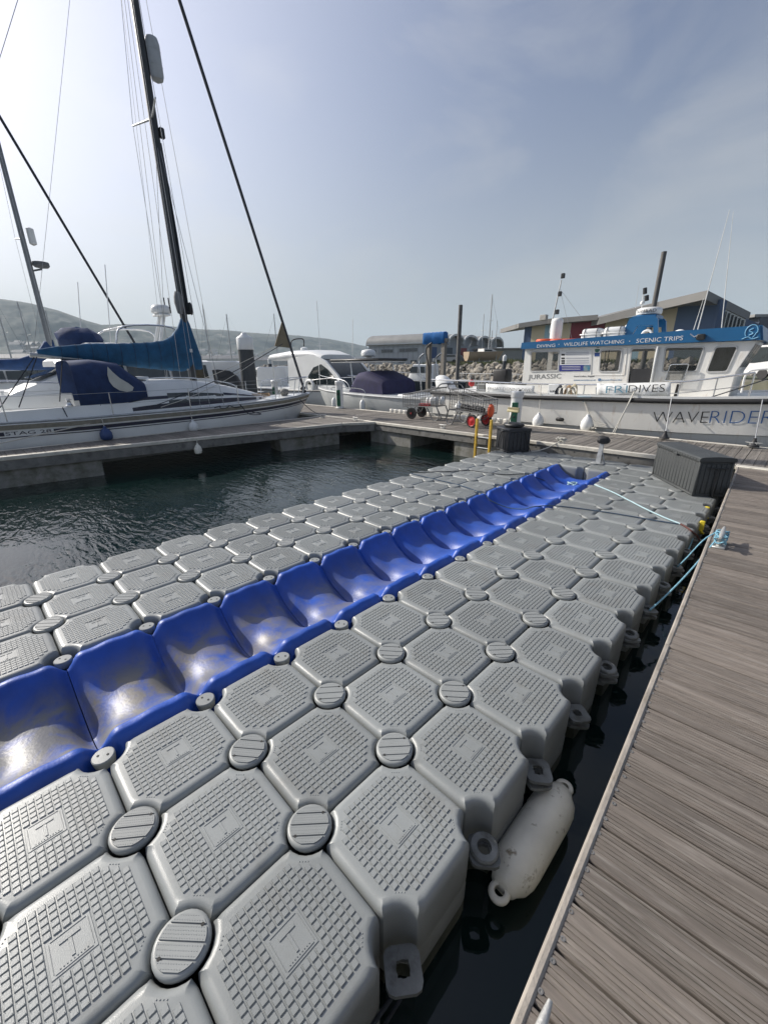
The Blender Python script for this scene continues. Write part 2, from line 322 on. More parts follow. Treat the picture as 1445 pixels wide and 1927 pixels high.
def cradle_mat():
    m = mat('blue_cradle_plastic', (.012, .070, .37), .46, var=.25, scale=4, rand=.07, bump=.15, bscale=60)
    nt = m.node_tree; N = nt.nodes; L = nt.links; b = N['Principled BSDF']
    src = b.inputs['Base Color'].links[0].from_socket
    at = N.new('ShaderNodeAttribute'); at.attribute_name = 'wear'
    tc = N.new('ShaderNodeTexCoord'); oi = N.new('ShaderNodeObjectInfo'); ad = N.new('ShaderNodeVectorMath'); sc = N.new('ShaderNodeVectorMath'); sc.operation = 'SCALE'; sc.inputs[0].default_value = (31, 17, 5)
    L.new(oi.outputs['Random'], sc.inputs['Scale']); L.new(tc.outputs['Object'], ad.inputs[0]); L.new(sc.outputs[0], ad.inputs[1])
    n = N.new('ShaderNodeTexNoise'); n.inputs['Scale'].default_value = 5.5; n.inputs['Detail'].default_value = 9; n.inputs['Distortion'].default_value = .5; n.inputs['Roughness'].default_value = .62; L.new(ad.outputs[0], n.inputs['Vector'])
    mr = N.new('ShaderNodeMapRange'); mr.inputs[1].default_value = .30; mr.inputs[2].default_value = .56; L.new(n.outputs[0], mr.inputs[0])
    mu = N.new('ShaderNodeMath'); mu.operation = 'MULTIPLY'; L.new(mr.outputs[0], mu.inputs[0]); m3 = N.new('ShaderNodeMath'); m3.operation = 'MULTIPLY'; L.new(at.outputs['Fac'], m3.inputs[0]); L.new(oi.outputs['Color'], m3.inputs[1]); L.new(m3.outputs[0], mu.inputs[1])      # object colour = how worn this block is
    n2 = N.new('ShaderNodeTexNoise'); n2.inputs['Scale'].default_value = 2.2; n2.inputs['Detail'].default_value = 3; L.new(ad.outputs[0], n2.inputs['Vector'])
    rp = N.new('ShaderNodeValToRGB'); rp.color_ramp.elements[0].color = (.15, .15, .145, 1); rp.color_ramp.elements[1].color = (.185, .165, .12, 1); rp.color_ramp.elements[0].position = .45; rp.color_ramp.elements[1].position = .65; L.new(n2.outputs[0], rp.inputs[0])
    mx = N.new('ShaderNodeMix'); mx.data_type = 'RGBA'; L.new(mu.outputs[0], mx.inputs[0]); L.new(src, mx.inputs[6]); L.new(rp.outputs[0], mx.inputs[7]); L.new(mx.outputs[2], b.inputs['Base Color'])
    return m
def cradle_mesh():
    nu, nv = 56, 30; mb = MB(); wear = []
    def hgt(u, v):
        a = abs(u)/.5; e = abs(v)/.25
        z = .020 - .205*(1-min(1, a/.80)**2.4)**.95
        z += .005*math.cos(v*2*math.pi/.21)*sstep(.68, .9, a)
        z -= .075*sstep(.86, 1.0, a)**1.6
        z -= .075*sstep(.50, 1.0, e)**2.0
        # pockets near both ends of the trough, leaving a saddle in the middle of the block
        for sv in (-1, 1):
            d = math.hypot((u)/.22, (v-sv*.21)/.12); z -= .036*(1-sstep(.1, 1.0, d))
        z += .020*(1-sstep(.05, .5, a))*(1-sstep(.05, .55, e))
        # scooped corners around the pins
        for su in (-1, 1):
            for sv in (-1, 1):
                d = math.hypot(u-su*.5, v-sv*.25); z -= .075*(1-sstep(.040, .085, d))
        return z
    vs = []
    us = [math.sin((i/nu-.5)*math.pi*.93)/math.sin(math.pi*.465)*.5 for i in range(nu+1)]
    for u in us:
        for j in range(nv+1):
            t = j/nv*2-1; v = .2485*math.copysign(1-(1-abs(t))**1.25, t); vs.append((u*.995, v, hgt(u, v)))
            a = abs(u)/.5; wear.append((1-sstep(.36, .80, a))*(1-.4*sstep(.8, 1, abs(v)/.25)))
    mb.grid(lambda i, j: (0, 0, 0), nu, nv); mb.v = vs
    W = nv+1
    border = [i*W for i in range(nu)]+[nu*W+j for j in range(nv)]+[i*W+nv for i in range(nu, 0, -1)]+[j for j in range(nv, 0, -1)]
    o = len(mb.v)
    for k in border: x, y, z = mb.v[k]; mb.v.append((x*1.0, y, min(z, 0)-.30)); wear.append(0)
    nb = len(border)
    for k in range(nb): mb.f.append((border[k], border[(k+1) % nb], o+(k+1) % nb, o+k)); mb.m.append(0)
    me = mb.mesh('cradle_block', cradle_mat(), 60)
    at = me.attributes.new('wear', 'FLOAT', 'POINT'); at.data.foreach_set('value', wear)
    return me
dock = thing('floating_dock', 'floating dock of grey tread blocks with a blue boat cradle down its middle', 'floating dock')
FM, CM, PM, LM, RM, BM_ = float_mesh(), cap_mesh(), pin_mesh(), lug_mesh(), ring_mesh(), cradle_mesh()
J0, J1 = -2, 17
def jit(a): return random.uniform(-a, a)
cols = [-2.75, -2.25, -1.75, -.25, .25, .75]
for x in cols:
    for j in range(J0, J1): link('float_block', FM, dock, (x, j*.5+.25, jit(.003)), (jit(.006), jit(.006), (0 if x > -1 else math.pi/2)*0+jit(.004)))
for x in (-1.25, -.75):
    for j in (15, 16): link('float_block', FM, dock, (x, j*.5+.25, jit(.003)), (jit(.005), jit(.005), jit(.004)))
for j in range(J0, 15):
    o = link('cradle_block', BM_, dock, (-1, j*.5+.25, jit(.004)), (jit(.012), 0, math.pi*(j % 2))); wv = max(.12, 1-max(0, j-1)*.17)*random.uniform(.8, 1); o.color = (wv, wv, wv, 1)
for xi in (-2.5, -2, 0, .5):
    for j in range(J0+1, J1): link('connector_cap', CM, dock, (xi, j*.5, .002), (jit(.02), jit(.02), R(45)+jit(.10)))
for j in range(J0+1, 15):
    for xi in (-1.5, -.5): link('edge_pin', PM, dock, (xi, j*.5, -.022), (jit(.04), jit(.04), R(40)+jit(.3)))
for xi, j in ((-1.5, 16), (-1, 16), (-.5, 16), (-.5, 15), (-1.5, 15)): link('connector_cap', CM, dock, (xi, j*.5, .002), (0, 0, R(45)+jit(.1)))
for j in range(0, J1):
    for k in range(2 if j not in (1, 2) else 1):
        link('corner_lug', LM, dock, (1.0+.008, j*.5, -.160-.045*k), (jit(.05), .06, R(45)+jit(.12)))
    if j in (2, 5, 6, 8, 9, 10, 12): link('lug_washer', RM, dock, (1.008, j*.5, -.138), (jit(.1), .08, jit(.3)))
lug_pts = {}
# ------------------------------------------------------------------ decking planks
def deckmat(name, c, dirtc): return mat(name, c, .72, var=.30, scale=4, stretch=(.8, 12, 12), rand=.22, bump=.5, bscale=38, dirt=(dirtc, 5, .52, .80), detail=8)
wood = deckmat('weathered_hardwood', (.175, .150, .128), (.30, .275, .245))
wood2 = deckmat('pale_weathered_hardwood', (.19, .172, .152), (.29, .275, .25))
strip = mat('pale_edge_timber', (.30, .27, .235), .7, var=.25, scale=6, stretch=(1, 1, 8), dirt=((.20, .17, .13), 9, .5, .75), bump=.3)
strip2 = mat('bleached_edge_strip', (.58, .55, .48), .65, var=.15, scale=5, dirt=((.30, .27, .22), 9, .55, .8))
fascia_m = mat('grey_fascia', (.175, .17, .158), .75, var=.3, scale=4, dirt=((.08, .075, .065), 6, .5, .75), bump=.4)
conc = mat('stained_concrete', (.24, .235, .215), .9, var=.2, scale=3, dirt=((.10, .095, .06), 4, .45, .7), bump=.6, bscale=30)
screw = mat('screw_head', (.30, .29, .27), .4, .7)
def plank_mesh(L_, W_, seed, screws=True, grooves=7):
    rs = random.Random(seed); mb = MB(); th = .028; prof = [(-W_/2, -th), (-W_/2, -.006), (-W_/2+.004, 0)]
    y = -W_/2+.009; i = 0
    flat = rs.choice([(0, 1), (5, 6), (3, 4), (2,), (6, 7), (0, 1, 2)])
    while y < W_/2-.012:
        if i in flat: y += .0165; i += 1; continue
        d = rs.uniform(.0028, .0050); prof += [(y, 0), (y+.0009, -d), (y+.0030, -d), (y+.0039, 0)]; y += .0165; i += 1
    prof += [(W_/2-.004, 0), (W_/2, -.006), (W_/2, -th)]
    n = 2; wv = [jit(.0015) for _ in range(n+1)]
    mb.loft([[(L_*k/n, p[0], p[1]+wv[k]) for p in prof] for k in range(n+1)], True, True)
    if screws:
        for y in (-W_*.30, W_*.28): mb.lathe([(.0075, -.002), (.0075, .001), (.0035, .001), (.0025, -.001), (0, -.001)], (.030+rs.uniform(-.006, .006), y, 0), n=10, mat=1)
    return mb
bw = thing('boardwalk', 'grey hardwood boardwalk with ribbed planks along the right of the floating dock', 'boardwalk', kind='structure')
E0, E1 = V((1.366, .30)), V((1.010, 8.55)); T = (E1-E0).normalized(); S = V((T.y, -T.x)); rzS = math.atan2(S.y, S.x)
E0 = E0-T*.75; Lb = (E1-E0).length
variants = [plank_mesh(2.3, .1405, k).mesh('plank', [wood, screw], 30) for k in range(6)]
PITCH_P = .1492; k = 0
while .03+k*PITCH_P < Lb-.12:
    p = E0+T*(.075+k*PITCH_P)+S*.004; link('plank', random.choice(variants), bw, (p.x, p.y, DZ+jit(.0015)), (jit(.004), 0, rzS+jit(.002))); k += 1
def edge_bar(name, p0, p1, w_, z0, z1, m, parent, side, bev=.008):
    p0, p1 = V((p0[0], p0[1], 0)), V((p1[0], p1[1], 0)); d = p1-p0; c = (p0+p1)/2; mb = MB()
    mb.bbox((0, 0, 0), (d.length, w_, z1-z0), bev)
    nrm = V((-d.y, d.x, 0)).normalized()
    return mb.build(name, m, parent, loc=c+nrm*side*w_/2+V((0, 0, (z0+z1)/2)), rot=(0, 0, math.atan2(d.y, d.x)))
segs = 3
for i in range(segs):
    a = E0+T*(Lb*i/segs+.002); b = E0+T*(Lb*(i+1)/segs-.002); edge_bar('edge_strip', a, b, .029, DZ-.045, DZ+.006, strip, bw, -1, .008)
a = E0+S*.012; b = E1+S*.012
edge_bar('fascia_board', a, b, .05, DZ-.26, DZ-.047, fascia_m, bw, -1)
for y0, y1 in ((-.6, 1.3), (3.2, 5.2), (7.0, 8.3)):
    a = E0+T*(y0+.6)+S*.16; b = E0+T*(y1+.6)+S*.16; edge_bar('concrete_float', a, b, 2.0, -.95, DZ-.262, conc, bw, -1, .02)
# --- far walkway
YI, YO, XL, XR = 8.62, 10.95, -20.0, 4.0
fwk = thing('far_walkway', 'long grey plank walkway crossing behind the floating dock', 'walkway', kind='structure')
variants2 = []
for k in range(5):
    mb = plank_mesh(YO-YI-.22, .1435, 20+k, False); variants2.append(mb.mesh('plank', [wood2, screw], 30))
x = XL
while x < XR:
    link('plank', random.choice(variants2), fwk, (x+.075, YI+.11, DZ+jit(.0015)), (jit(.004), 0, math.pi/2+jit(.002))); x += PITCH_P
for xa, xb in ((-20, -8.0), (-7.99, -4.0), (-3.99, .985)):
    edge_bar('edge_strip', (xa, YI), (xb, YI), .105, DZ-.06, DZ+.012, strip2, fwk, 1)
    edge_bar('fascia_board', (xa, YI+.025), (xb, YI+.025), .05, DZ-.235, DZ-.063, fascia_m, fwk, 1)
edge_bar('edge_strip', (.99, YI-.06), (4, YI-.06), .165, DZ-.05, DZ+.012, strip2, fwk, 1)
for xa, xb in ((-20, -12), (-11.99, -6), (-5.99, 4)): edge_bar('edge_strip', (xa, YO-.105), (xb, YO-.105), .105, DZ-.06, DZ+.014, strip2, fwk, 1)
edge_bar('fascia_board', (-20, YO-.07), (4, YO-.07), .05, DZ-.235, DZ-.063, fascia_m, fwk, 1)
for xa, xb in ((-10.5, -9.2), (-7.75, -6.1), (-4.62, -2.6), (-1.2, .8)): edge_bar('concrete_float', (xa, YI+.09), (xb, YI+.09), 2.1, -.95, DZ-.238, conc, fwk, 1, .02)
mb = MB()
for x in np.arange(-7.4, .9, .83): mb.cyl((x, YI+.022, DZ-.12), (x, YI+.032, DZ-.12), .016, n=8)
mb.build('bolt_heads', blackp, fwk)
# --- left finger (yacht berth)
fg = thing('finger_walkway', 'narrow plank finger walkway beside the white sailing yacht', 'walkway', kind='structure')
def fedge(y): return -9.07+(y-.27)*(-7.95+9.07)/(7.85-.27)
y = -1.4
fm_cache = {}
while y < YI-.08:
    xf = fedge(y)-.10; xb = -9.93; key = round(xf-xb, 1)
    if key not in fm_cache: fm_cache[key] = plank_mesh(1, .1435, int(key*10), False).mesh('plank', [wood2, screw], 30)
    o = link('plank', fm_cache[key], fg, (xb, y+.075, DZ+jit(.0015)), (jit(.004), 0, 0)); o.scale = (xf-xb, 1, 1); y += PITCH_P
pa, pb = V((fedge(-1.4), -1.4)), V((fedge(7.8), 7.8))
edge_bar('edge_strip', pa, pb, .10, DZ-.06, DZ+.012, strip2, fg, 1)
edge_bar('edge_strip', (-9.93, -1.4), (-9.93, YI), .06, DZ-.06, DZ+.012, strip2, fg, 1)
edge_bar('edge_strip', pb, (-7.42, YI-.01), .10, DZ-.06, DZ+.010, strip2, fg, 1)
edge_bar('fascia_board', pa-V((.02, 0)), pb-V((.02, 0)), .05, DZ-.26, DZ-.063, fascia_m, fg, 1)
edge_bar('fascia_board', pb-V((.03, 0)), (-7.44, YI-.012), .05, DZ-.26, DZ-.063, fascia_m, fg, 1)
for ya, yb in ((-1.3, 1.85), (5.9, 7.75)):
    edge_bar('concrete_float', (fedge(ya)-.12, ya), (fedge(yb)-.12, yb), .75, -.95, DZ-.263, conc, fg, 1, .02)
mb = MB(); mb.prism([(fedge(7.8)-.15, 7.8, DZ-.002), (-7.5, YI-.005, DZ-.002), (-8.6, YI-.005, DZ-.002), (-8.6, 7.8, DZ-.002)], (0, 0, -.02)); mb.build('gusset_plate', wood2, fg)
T = T.to_3d(); S = S.to_3d()
def settle(t, loc):                       # put the thing's empty at its base, parts staying where they were built
    loc = V(loc); t.location = loc
    for c in t.children: c.location = c.location-loc
    return t
def solo(mb, name, m, label, cat, group=None, ang=38):
    me = mb.mesh(name, m, ang); c = V((0, 0, 0)); n = len(me.vertices)
    xs = [v.co.copy() for v in me.vertices]; c = V((sum(p.x for p in xs)/n, sum(p.y for p in xs)/n, min(p.z for p in xs)))
    me.transform(Matrix.Translation(-c)); return link(name, me, None, c, None, label, cat, group)
# ------------------------------------------------------------------ near fender
fend = mat('scuffed_white_vinyl', (.72, .695, .61), .40, var=.12, scale=4, dirt=((.20, .16, .10), 14, .60, .70), bump=.25, bscale=50)
def tube_fender(A, B, r, name, label, m, group=None):
    A, B = V(A), V(B); ax = (B-A).normalized(); Ln = (B-A).length
    t = thing(name, label, 'fender', group=group)
    prof = [(.03, -.012), (.055, 0), (r*.62, .018), (r*.86, .05), (r*.97, .09), (r, .14), (r, Ln-.14), (r*.97, Ln-.09), (r*.86, Ln-.05), (r*.62, Ln-.018), (.055, Ln), (.03, Ln+.012)]
    MB().lathe(prof, A, ax, 32).build('body', m, t, 60)
    side = ax.cross(V((0, 0, 1))).normalized()
    for p, s in ((A, -1), (B, 1)):
        mb = MB(); n = 20; c = p+ax*s*.03; ring = []
        for q in ((.021, -.012), (.028, -.017), (.042, -.013), (.046, 0), (.042, .013), (.028, .017), (.021, .012), (.021, -.012)):
            ring.append([c+(ax*math.cos(2*math.pi*k/n)+side*math.sin(2*math.pi*k/n))*q[0]+ax.cross(side)*q[1] for k in range(n)])
        mb.loft(ring, False, False); mb.build('eyelet', m, t, 60)
    settle(t, (A+B)/2+V((0, 0, -r))); return t
fa, fb = onz(946, 1668, -.335), onz(1056, 1490, -.335)
tube_fender(fa, fb, .101, 'tube_fender', 'scuffed white tube fender floating between the grey dock and the boardwalk', fend)
MB().tube(spline([(1.03, .03, -.16), (1.035, .10, -.17), (1.01, .22, -.23), (1.0, .36, -.25), (1.005, .50, -.24)]), .007, 8).build('tether_rope', rope_d, label='black tether threaded through the nearest lug of the dock', cat='rope')
MB().tube(spline([(1.0, .02, -.21), (1.03, .12, -.26), (1.01, .3, -.33), (1.0, .5, -.35)]), .006, 8).build('tether_rope', rope_d, label='lower thin black tether hanging below the nearest lug', cat='rope')
# ------------------------------------------------------------------ cleats
cleat_m = mat('cast_aluminium', (.48, .48, .46), .5, .55, var=.15, scale=20, bump=.3)
def cleat_meshes(Lh=.26, h=.085):
    b = MB(); b.bbox((0, 0, .006), (.16, .07, .012), .004)
    f = MB()
    for s in (-1, 1): f.loft([[(s*(.035+.012*k)+.018*math.cos(a)*(1-.2*k), .016*math.sin(a), .010+h*.8*k) for a in [2*math.pi*i/10 for i in range(10)]] for k in (0, .5, 1)])
    hn = MB(); pts = [(-Lh/2+Lh*i/12, 0, h+.010*abs(i/6-1)**2) for i in range(13)]
    hn.tube(pts, [.006+.010*(1-abs(i/6-1)**2.2) for i in range(13)], 10)
    return b, f, hn
cbm = [m_.mesh(n_, cleat_m) for m_, n_ in zip(cleat_meshes(), ('base', 'post', 'horn'))]
def cleat(p, rz, label, s=1):
    t = thing('mooring_cleat', label, 'cleat', p, rz, 'mooring cleats on the walkways'); t.scale = (s, s, s)
    for me in cbm: link(me.name.split('.')[0], me, t)
    return t
rzT = math.atan2(T.y, T.x)
tip = onz(1035, 1884, DZ+.092); cleat(tip-T*.13-V((0, 0, .092)), rzT, 'bare aluminium cleat cut off by the bottom of the photo')
cp = onz(1352, 1026, DZ); cleat(cp, rzT, 'cleat on the boardwalk wrapped in pale blue rope', 1.35)
cleat(onz(669, 791, DZ+.012), .05, 'bare cleat at the inner corner near the yacht bow')
cleat(onz(833, 806, DZ+.012), 0, 'bare cleat in front of the upright wire trolleys'); wc = onz(1050, 836, DZ+.012); wc.y = YI+.09; cleat(wc, 0, 'cleat with a knotted white line left of the winch post')
c4 = onz(1415, 842, DZ+.014); cleat(c4, .02, 'cleat beside the black cone fender at the right edge')
c5 = onz(607, 786, DZ+.012); cleat(c5, .9, 'cleat at the tip of the finger under the yacht bow')
# blue rope wrapped on the cleat and led to the dock
pts = []
for i in range(70):
    a = i*.55; k = i/70
    pts.append(cp+T*(.10*math.sin(a*.5+.3)*(1-.2*math.sin(a*.31)))+S*(.045*math.sin(a))+V((0, 0, .035+.09*abs(math.sin(a*.37+k*2)))))
mb = MB(); mb.tube(spline(pts, 3), .007, 7); mb.build('mooring_rope', rope_b, label='pale blue rope coiled in turns around the boardwalk cleat', cat='rope')
la = onz(1222, 1148, -.14)
mb = MB(); mb.tube(sag(cp+V((-.03, 0, .05)), la, .05), .0075, 8); mb.build('mooring_rope', rope_b, label='taut blue line from the boardwalk cleat down to a dock lug', cat='rope')
mb = MB(); mb.tube(spline([cp+V((-.05, .05, .10)), cp+V((-.12, -.02, .02)), cp+V((-.20, -.12, -.16)), cp+V((-.26, -.05, -.3)), (1.02, 4.85, -.2), (1.01, 5.2, -.12), (1.0, 5.35, -.1)]), .006, 7); mb.build('mooring_rope', rope_b, label='slack second blue line drooping from the cleat into the gap', cat='rope')
# lines lying over the blocks
def floor_rope(px, r, m, label):
    return MB().tube(spline([onz(x, y, z) for x, y, z in px], 5), r, 7).build('line', m, label=label, cat='rope', group='lines lying across the floating dock')
rope_bd = mat('navy_rope', (.035, .07, .12), .9, var=.3, scale=80, bump=.7, bscale=200)
rope_bp = mat('pale_cyan_rope', (.42, .58, .62), .85, var=.2, scale=80, bump=.7, bscale=200)
floor_rope([(1118, 912, .012), (1150, 925, .014), (1180, 940, .013), (1215, 958, .014), (1250, 974, .013), (1280, 986, .013)], .0085, rope_bp, 'pale cyan line stretched across the right hand grey blocks')
floor_rope([(1280, 986, .014), (1292, 993, .013), (1301, 1000, .0), (1310, 1008, -.06), (1316, 1018, -.16)], .010, mat('dark_red_rope', (.08, .03, .025), .9, var=.3), 'dark red end of the pale line going over the dock edge')
floor_rope([(774, 891, .012), (814, 901, .013), (864, 913, .012), (906, 928, .012), (925, 943, -.06), (955, 955, -.12), (985, 958, -.07), (1006, 953, .02), (1043, 952, .014), (1091, 957, .013), (1160, 967, .013), (1230, 979, .012), (1276, 986, .013)], .007, rope_bd, 'thin navy line crossing both grey banks and the blue cradle')
floor_rope([(778, 889, .012), (812, 888, .013), (850, 887, .013), (880, 885, .012), (912, 889, .013), (950, 893, .012), (988, 892, .012), (1012, 900, -.05), (1040, 909, -.17), (1066, 913, -.2)], .007, rope_d, 'dark line from the water side into the far end of the cradle')
pts = [onz(1076+9*math.sin(i*1.3), 910+3*math.cos(i*1.9), -.19+.02*(i % 3)) for i in range(14)]
MB().tube(spline(pts, 4), .010, 6).build('rope_knot', rope_bp, label='small tangle of pale rope at the far end of the cradle', cat='rope')
# white line by the winch
a = onz(1000, 850, .02); b = wc+V((0, 0, .07))
MB().tube(sag(a, b, .05), .012, 7).build('mooring_rope', rope_w, label='white line rising from the dock to the cleat on the far walkway', cat='rope')
pts = [wc+V((.09*math.sin(i*1.1), .035*math.sin(i*1.7), .03+.09*abs(math.sin(i*.7)))) for i in range(26)]
MB().tube(spline(pts, 3), .012, 6).build('rope_knot', rope_w, label='white knot heaped on the cleat left of the winch post', cat='rope')
# yellow straps at the dock edge
for k, (x, y) in enumerate(((1326, 957), (1317, 984))):
    p = onz(x, y, -.02); mb = MB(); mb.bbox((p.x+.02, p.y, -.05), (.05, .03, .12), .006); mb.tube([(p.x+.02, p.y-.03, -.1), (p.x+.05, p.y, -.14), (p.x+.02, p.y+.05, -.16)], .012, 7)
    solo(mb, 'yellow_strap', mat('yellow_strap', (.65, .52, .03), .6), ('farther' if k == 0 else 'nearer')+' yellow strap hooked on the dock edge by the storage box', 'strap')
# ------------------------------------------------------------------ storage boxes
resin = mat('dark_grey_resin', (.052, .057, .058), .48, var=.15, scale=4, bump=.5, bscale=120, stretch=(1, 1, 6))
resin2 = mat('black_resin', (.022, .024, .028), .5, var=.2, scale=4, bump=.4, bscale=120)
def resin_box(name, p, rz, Lx, Wy, H, m, label, nf, ns):
    t = thing(name, label, 'storage box', p, rz)
    MB().bbox((0, 0, .015), (Lx, Wy, .03), .008).build('base', m, t)
    bx = MB(); bx.bbox((0, 0, (H-.05)/2), (Lx-.03, Wy-.03, H-.06), .01); bx.build('body', m, t)
    for side, n, length in ((-1, nf, Lx), (1, nf, Lx)):
        wdt = (length-.06)/n
        for i in range(n):
            mb = MB(); mb.bbox((0, 0, 0), (wdt-.006, .014, H-.13), .005)
            mb.build('slat', m, t, loc=(-length/2+.03+wdt*(i+.5), side*(Wy/2-.010), (H-.06)/2+.01))
    for side in (-1, 1):
        wdt = (Wy-.06)/ns
        for i in range(ns):
            MB().bbox((0, 0, 0), (.014, wdt-.006, H-.13), .005).build('slat', m, t, loc=(side*(Lx/2-.010), -Wy/2+.03+wdt*(i+.5), (H-.06)/2+.01))
    for sx in (-1, 1):
        for sy in (-1, 1): MB().bbox((0, 0, 0), (.035, .035, H-.05), .009).build('corner_post', m, t, loc=(sx*(Lx/2-.014), sy*(Wy/2-.014), (H-.05)/2))
    lid = MB(); nx = 14
    prof = [(-Wy/2-.014, H-.055), (-Wy/2-.014, H-.02), (-Wy/2+.004, H-.004), (-Wy/2+.05, H+.004), (0, H+.012), (Wy/2-.05, H+.004), (Wy/2-.004, H-.004), (Wy/2+.014, H-.02), (Wy/2+.014, H-.055)]
    lid.loft([[(sx*(Lx/2+.012), y, z) for y, z in prof] for sx in (-1, 1)], True, True)
    l = lid.build('lid', m, t, 25)
    mb = MB()
    for i in range(int(Lx/.07)):
        x = -Lx/2+.05+i*.07
        mb.bbox((x, -Wy/2-.016, H-.036), (.03, .008, .022), .003)
    mb.build('lid_rib', m, l)
    MB().bbox((0, -Wy/2-.02, H-.06), (.10, .016, .030), .005).build('latch', m, t)
    return t
c = (V((.025, 7.76, 0))+V((1.068, 7.015, 0)))/2; u = V((.712, -.957, 0)).normalized()
sb = resin_box('storage_box', (c.x, c.y, .006), math.atan2(u.y, u.x), 1.19, .43, .545, resin, 'large dark grey ribbed storage box at the right end of the dock', 14, 6)
mb = MB(); mb.bbox((.602, .02, .20), (.012, .03, .36), .004); mb.bbox((.606, .02, .40), (.014, .26, .02), .004); mb.tube([(.605, .02, .2), (.62, .03, -.02), (.60, .05, -.25)], .014, 7); mb.build('strap', blackp, sb)
c = V(((-3.05-2.42)/2, (8.00+8.18)/2-.02, .004)); u = V((.47, -.30, 0)).normalized()
db = resin_box('deck_box', (-2.72, 8.14, .006), math.atan2(u.y, u.x), .52, .50, .49, resin2, 'small black deck box beside the yellow ladder', 5, 5)
mb = MB()
for s in (-1, 1):
    mb.tube([(s*.02, -.27, .40), (s*.10, -.275, .22), (s*.13, -.272, .04)], .009, 6)
mb.tube([(.275, .12, .42), (.29, .18, .2), (.30, .26, .02)], .009, 6)
mb.build('strap', black, db)
mb = MB(); rs = random.Random(4)
def bag(mb, c, d, seed, n=10):
    rs = random.Random(seed); c = V(c)
    rings = []
    for i in range(7):
        ph = math.pi*(i/6); r = max(.02, math.sin(ph)**.7); z = -math.cos(ph)
        rings.append([c+V((d[0]*r*math.cos(2*math.pi*k/n)*(1+rs.uniform(-.13, .13)), d[1]*r*math.sin(2*math.pi*k/n)*(1+rs.uniform(-.13, .13)), d[2]*z*(1+rs.uniform(-.1, .1)))) for k in range(n)])
    mb.loft(rings)
bag(mb, (-2.72, 8.12, .545), (.22, .17, .06), 3, 14); solo(mb, 'black_bag', blackp, 'crumpled black bag lying on the small deck box', 'bag', ang=70)
# brush
p0 = V((-2.80, 8.02, .54)); p1 = ony(8.0, 963, 776)
t = thing('deck_brush', 'pale yellow deck brush leaning on the small black box', 'brush')
MB().cyl(p0, p1, .012, n=8).build('handle', mat('brush_pole', (.35, .33, .26), .5), t)
mb = MB(); mb.bbox(p1+V((.03, .0, .03)), (.26, .07, .05), .01); mb.build('head', mat('cream_plastic', (.66, .58, .33), .5), t)
mb = MB()
for i in range(12):
    for j in range(3): mb.cyl(p1+V((-.085+i*.021, -.02+j*.02, .055)), p1+V((-.085+i*.021, -.025+j*.025, .10)), .007, .008, 5)
o = mb.build('bristle', mat('cream_bristle', (.70, .62, .40), .9), t); o['kind'] = 'stuff'
settle(t, p0)
# ------------------------------------------------------------------ ladder
t = thing('dock_ladder', 'yellow ladder hooked on the far walkway beside the black box', 'ladder')
for x, y in ((-3.88, 8.54), (-3.50, 8.54)):
    MB().bbox((x, y, .02), (.055, .06, 1.06), .008).build('rail', yellow, t)
for z in (-.40, -.13, .12): MB().cyl((-3.86, 8.54, z), (-3.52, 8.54, z), .017, n=10).build('rung', galv, t)
settle(t, (-3.69, 8.54, -.5))
# ------------------------------------------------------------------ winch post
t = thing('winch_post', 'galvanised winch post with a black hooded head at the cradle end', 'winch post')
b = V((-.93, 8.07, .0)); mb = MB(); mb.bbox(b+V((0, 0, .008)), (.22, .16, .016), .004); mb.build('base_plate', galv, t)
hd = b+V((.0, .05, .37)); MB().prism([b+V((-.045, -.03, .016)), b+V((.045, -.03, .016)), hd+V((.03, -.025, 0)), hd+V((-.03, -.025, 0))], (0, .05, 0)).build('post', galv, t)
MB().tube([b+V((.09, .05, .016)), b+V((.02, .03, .25))], .012, 8).build('brace', galv, t)
mb = MB(); bag(mb, hd+V((.01, 0, .06)), (.115, .09, .075), 9, 10); mb.build('hood', black, t, 30); settle(t, b)
# ------------------------------------------------------------------ service pedestals
def pedestal(p, rz, label, H=.92, top=None):
    t = thing('service_pedestal', label, 'power pedestal', p, rz, 'service pedestals along the walkway')
    prof = [(.155, 0), (.165, .01), (.165, .03), (.14, .04), (.14, H-.16)]
    MB().lathe(prof+[(0, H-.16)], n=24).build('post', white, t)
    MB().lathe([(.15, H-.16), (.16, H-.14), (.165, H-.03), (.15, H-.01), (.05, H), (0, H)], n=24).build('cap', white, t)
    mb = MB(); mb.bbox((0, -.128, .40), (.15, .06, .62), .008); pn = mb.build('panel', green, t)
    mb = MB(); mb.bbox((0, -.160, .56), (.06, .012, .10), .004); mb.bbox((0, -.160, .36), (.05, .012, .05), .004); mb.build('socket', blackp, pn)
    mb = MB(); mb.bbox((.06, -.02, H+.01), (.06, .06, .05), .01); mb.build('light', blackp, t)
    return t
pedestal(ony(9.75, 966, 812)*1.0 if False else V((-3.56, 9.78, DZ)), R(15), 'white and green pedestal behind the small black box', .98)
p = onz(637, 767, DZ); pedestal((p.x+.25, 10.75, DZ), R(30), 'white and green pedestal in front of the indigo covered boat', 1.05)
pedestal((-16.3, 10.7, DZ), R(30), 'pedestal half hidden behind the yacht bow rail', 1.0)
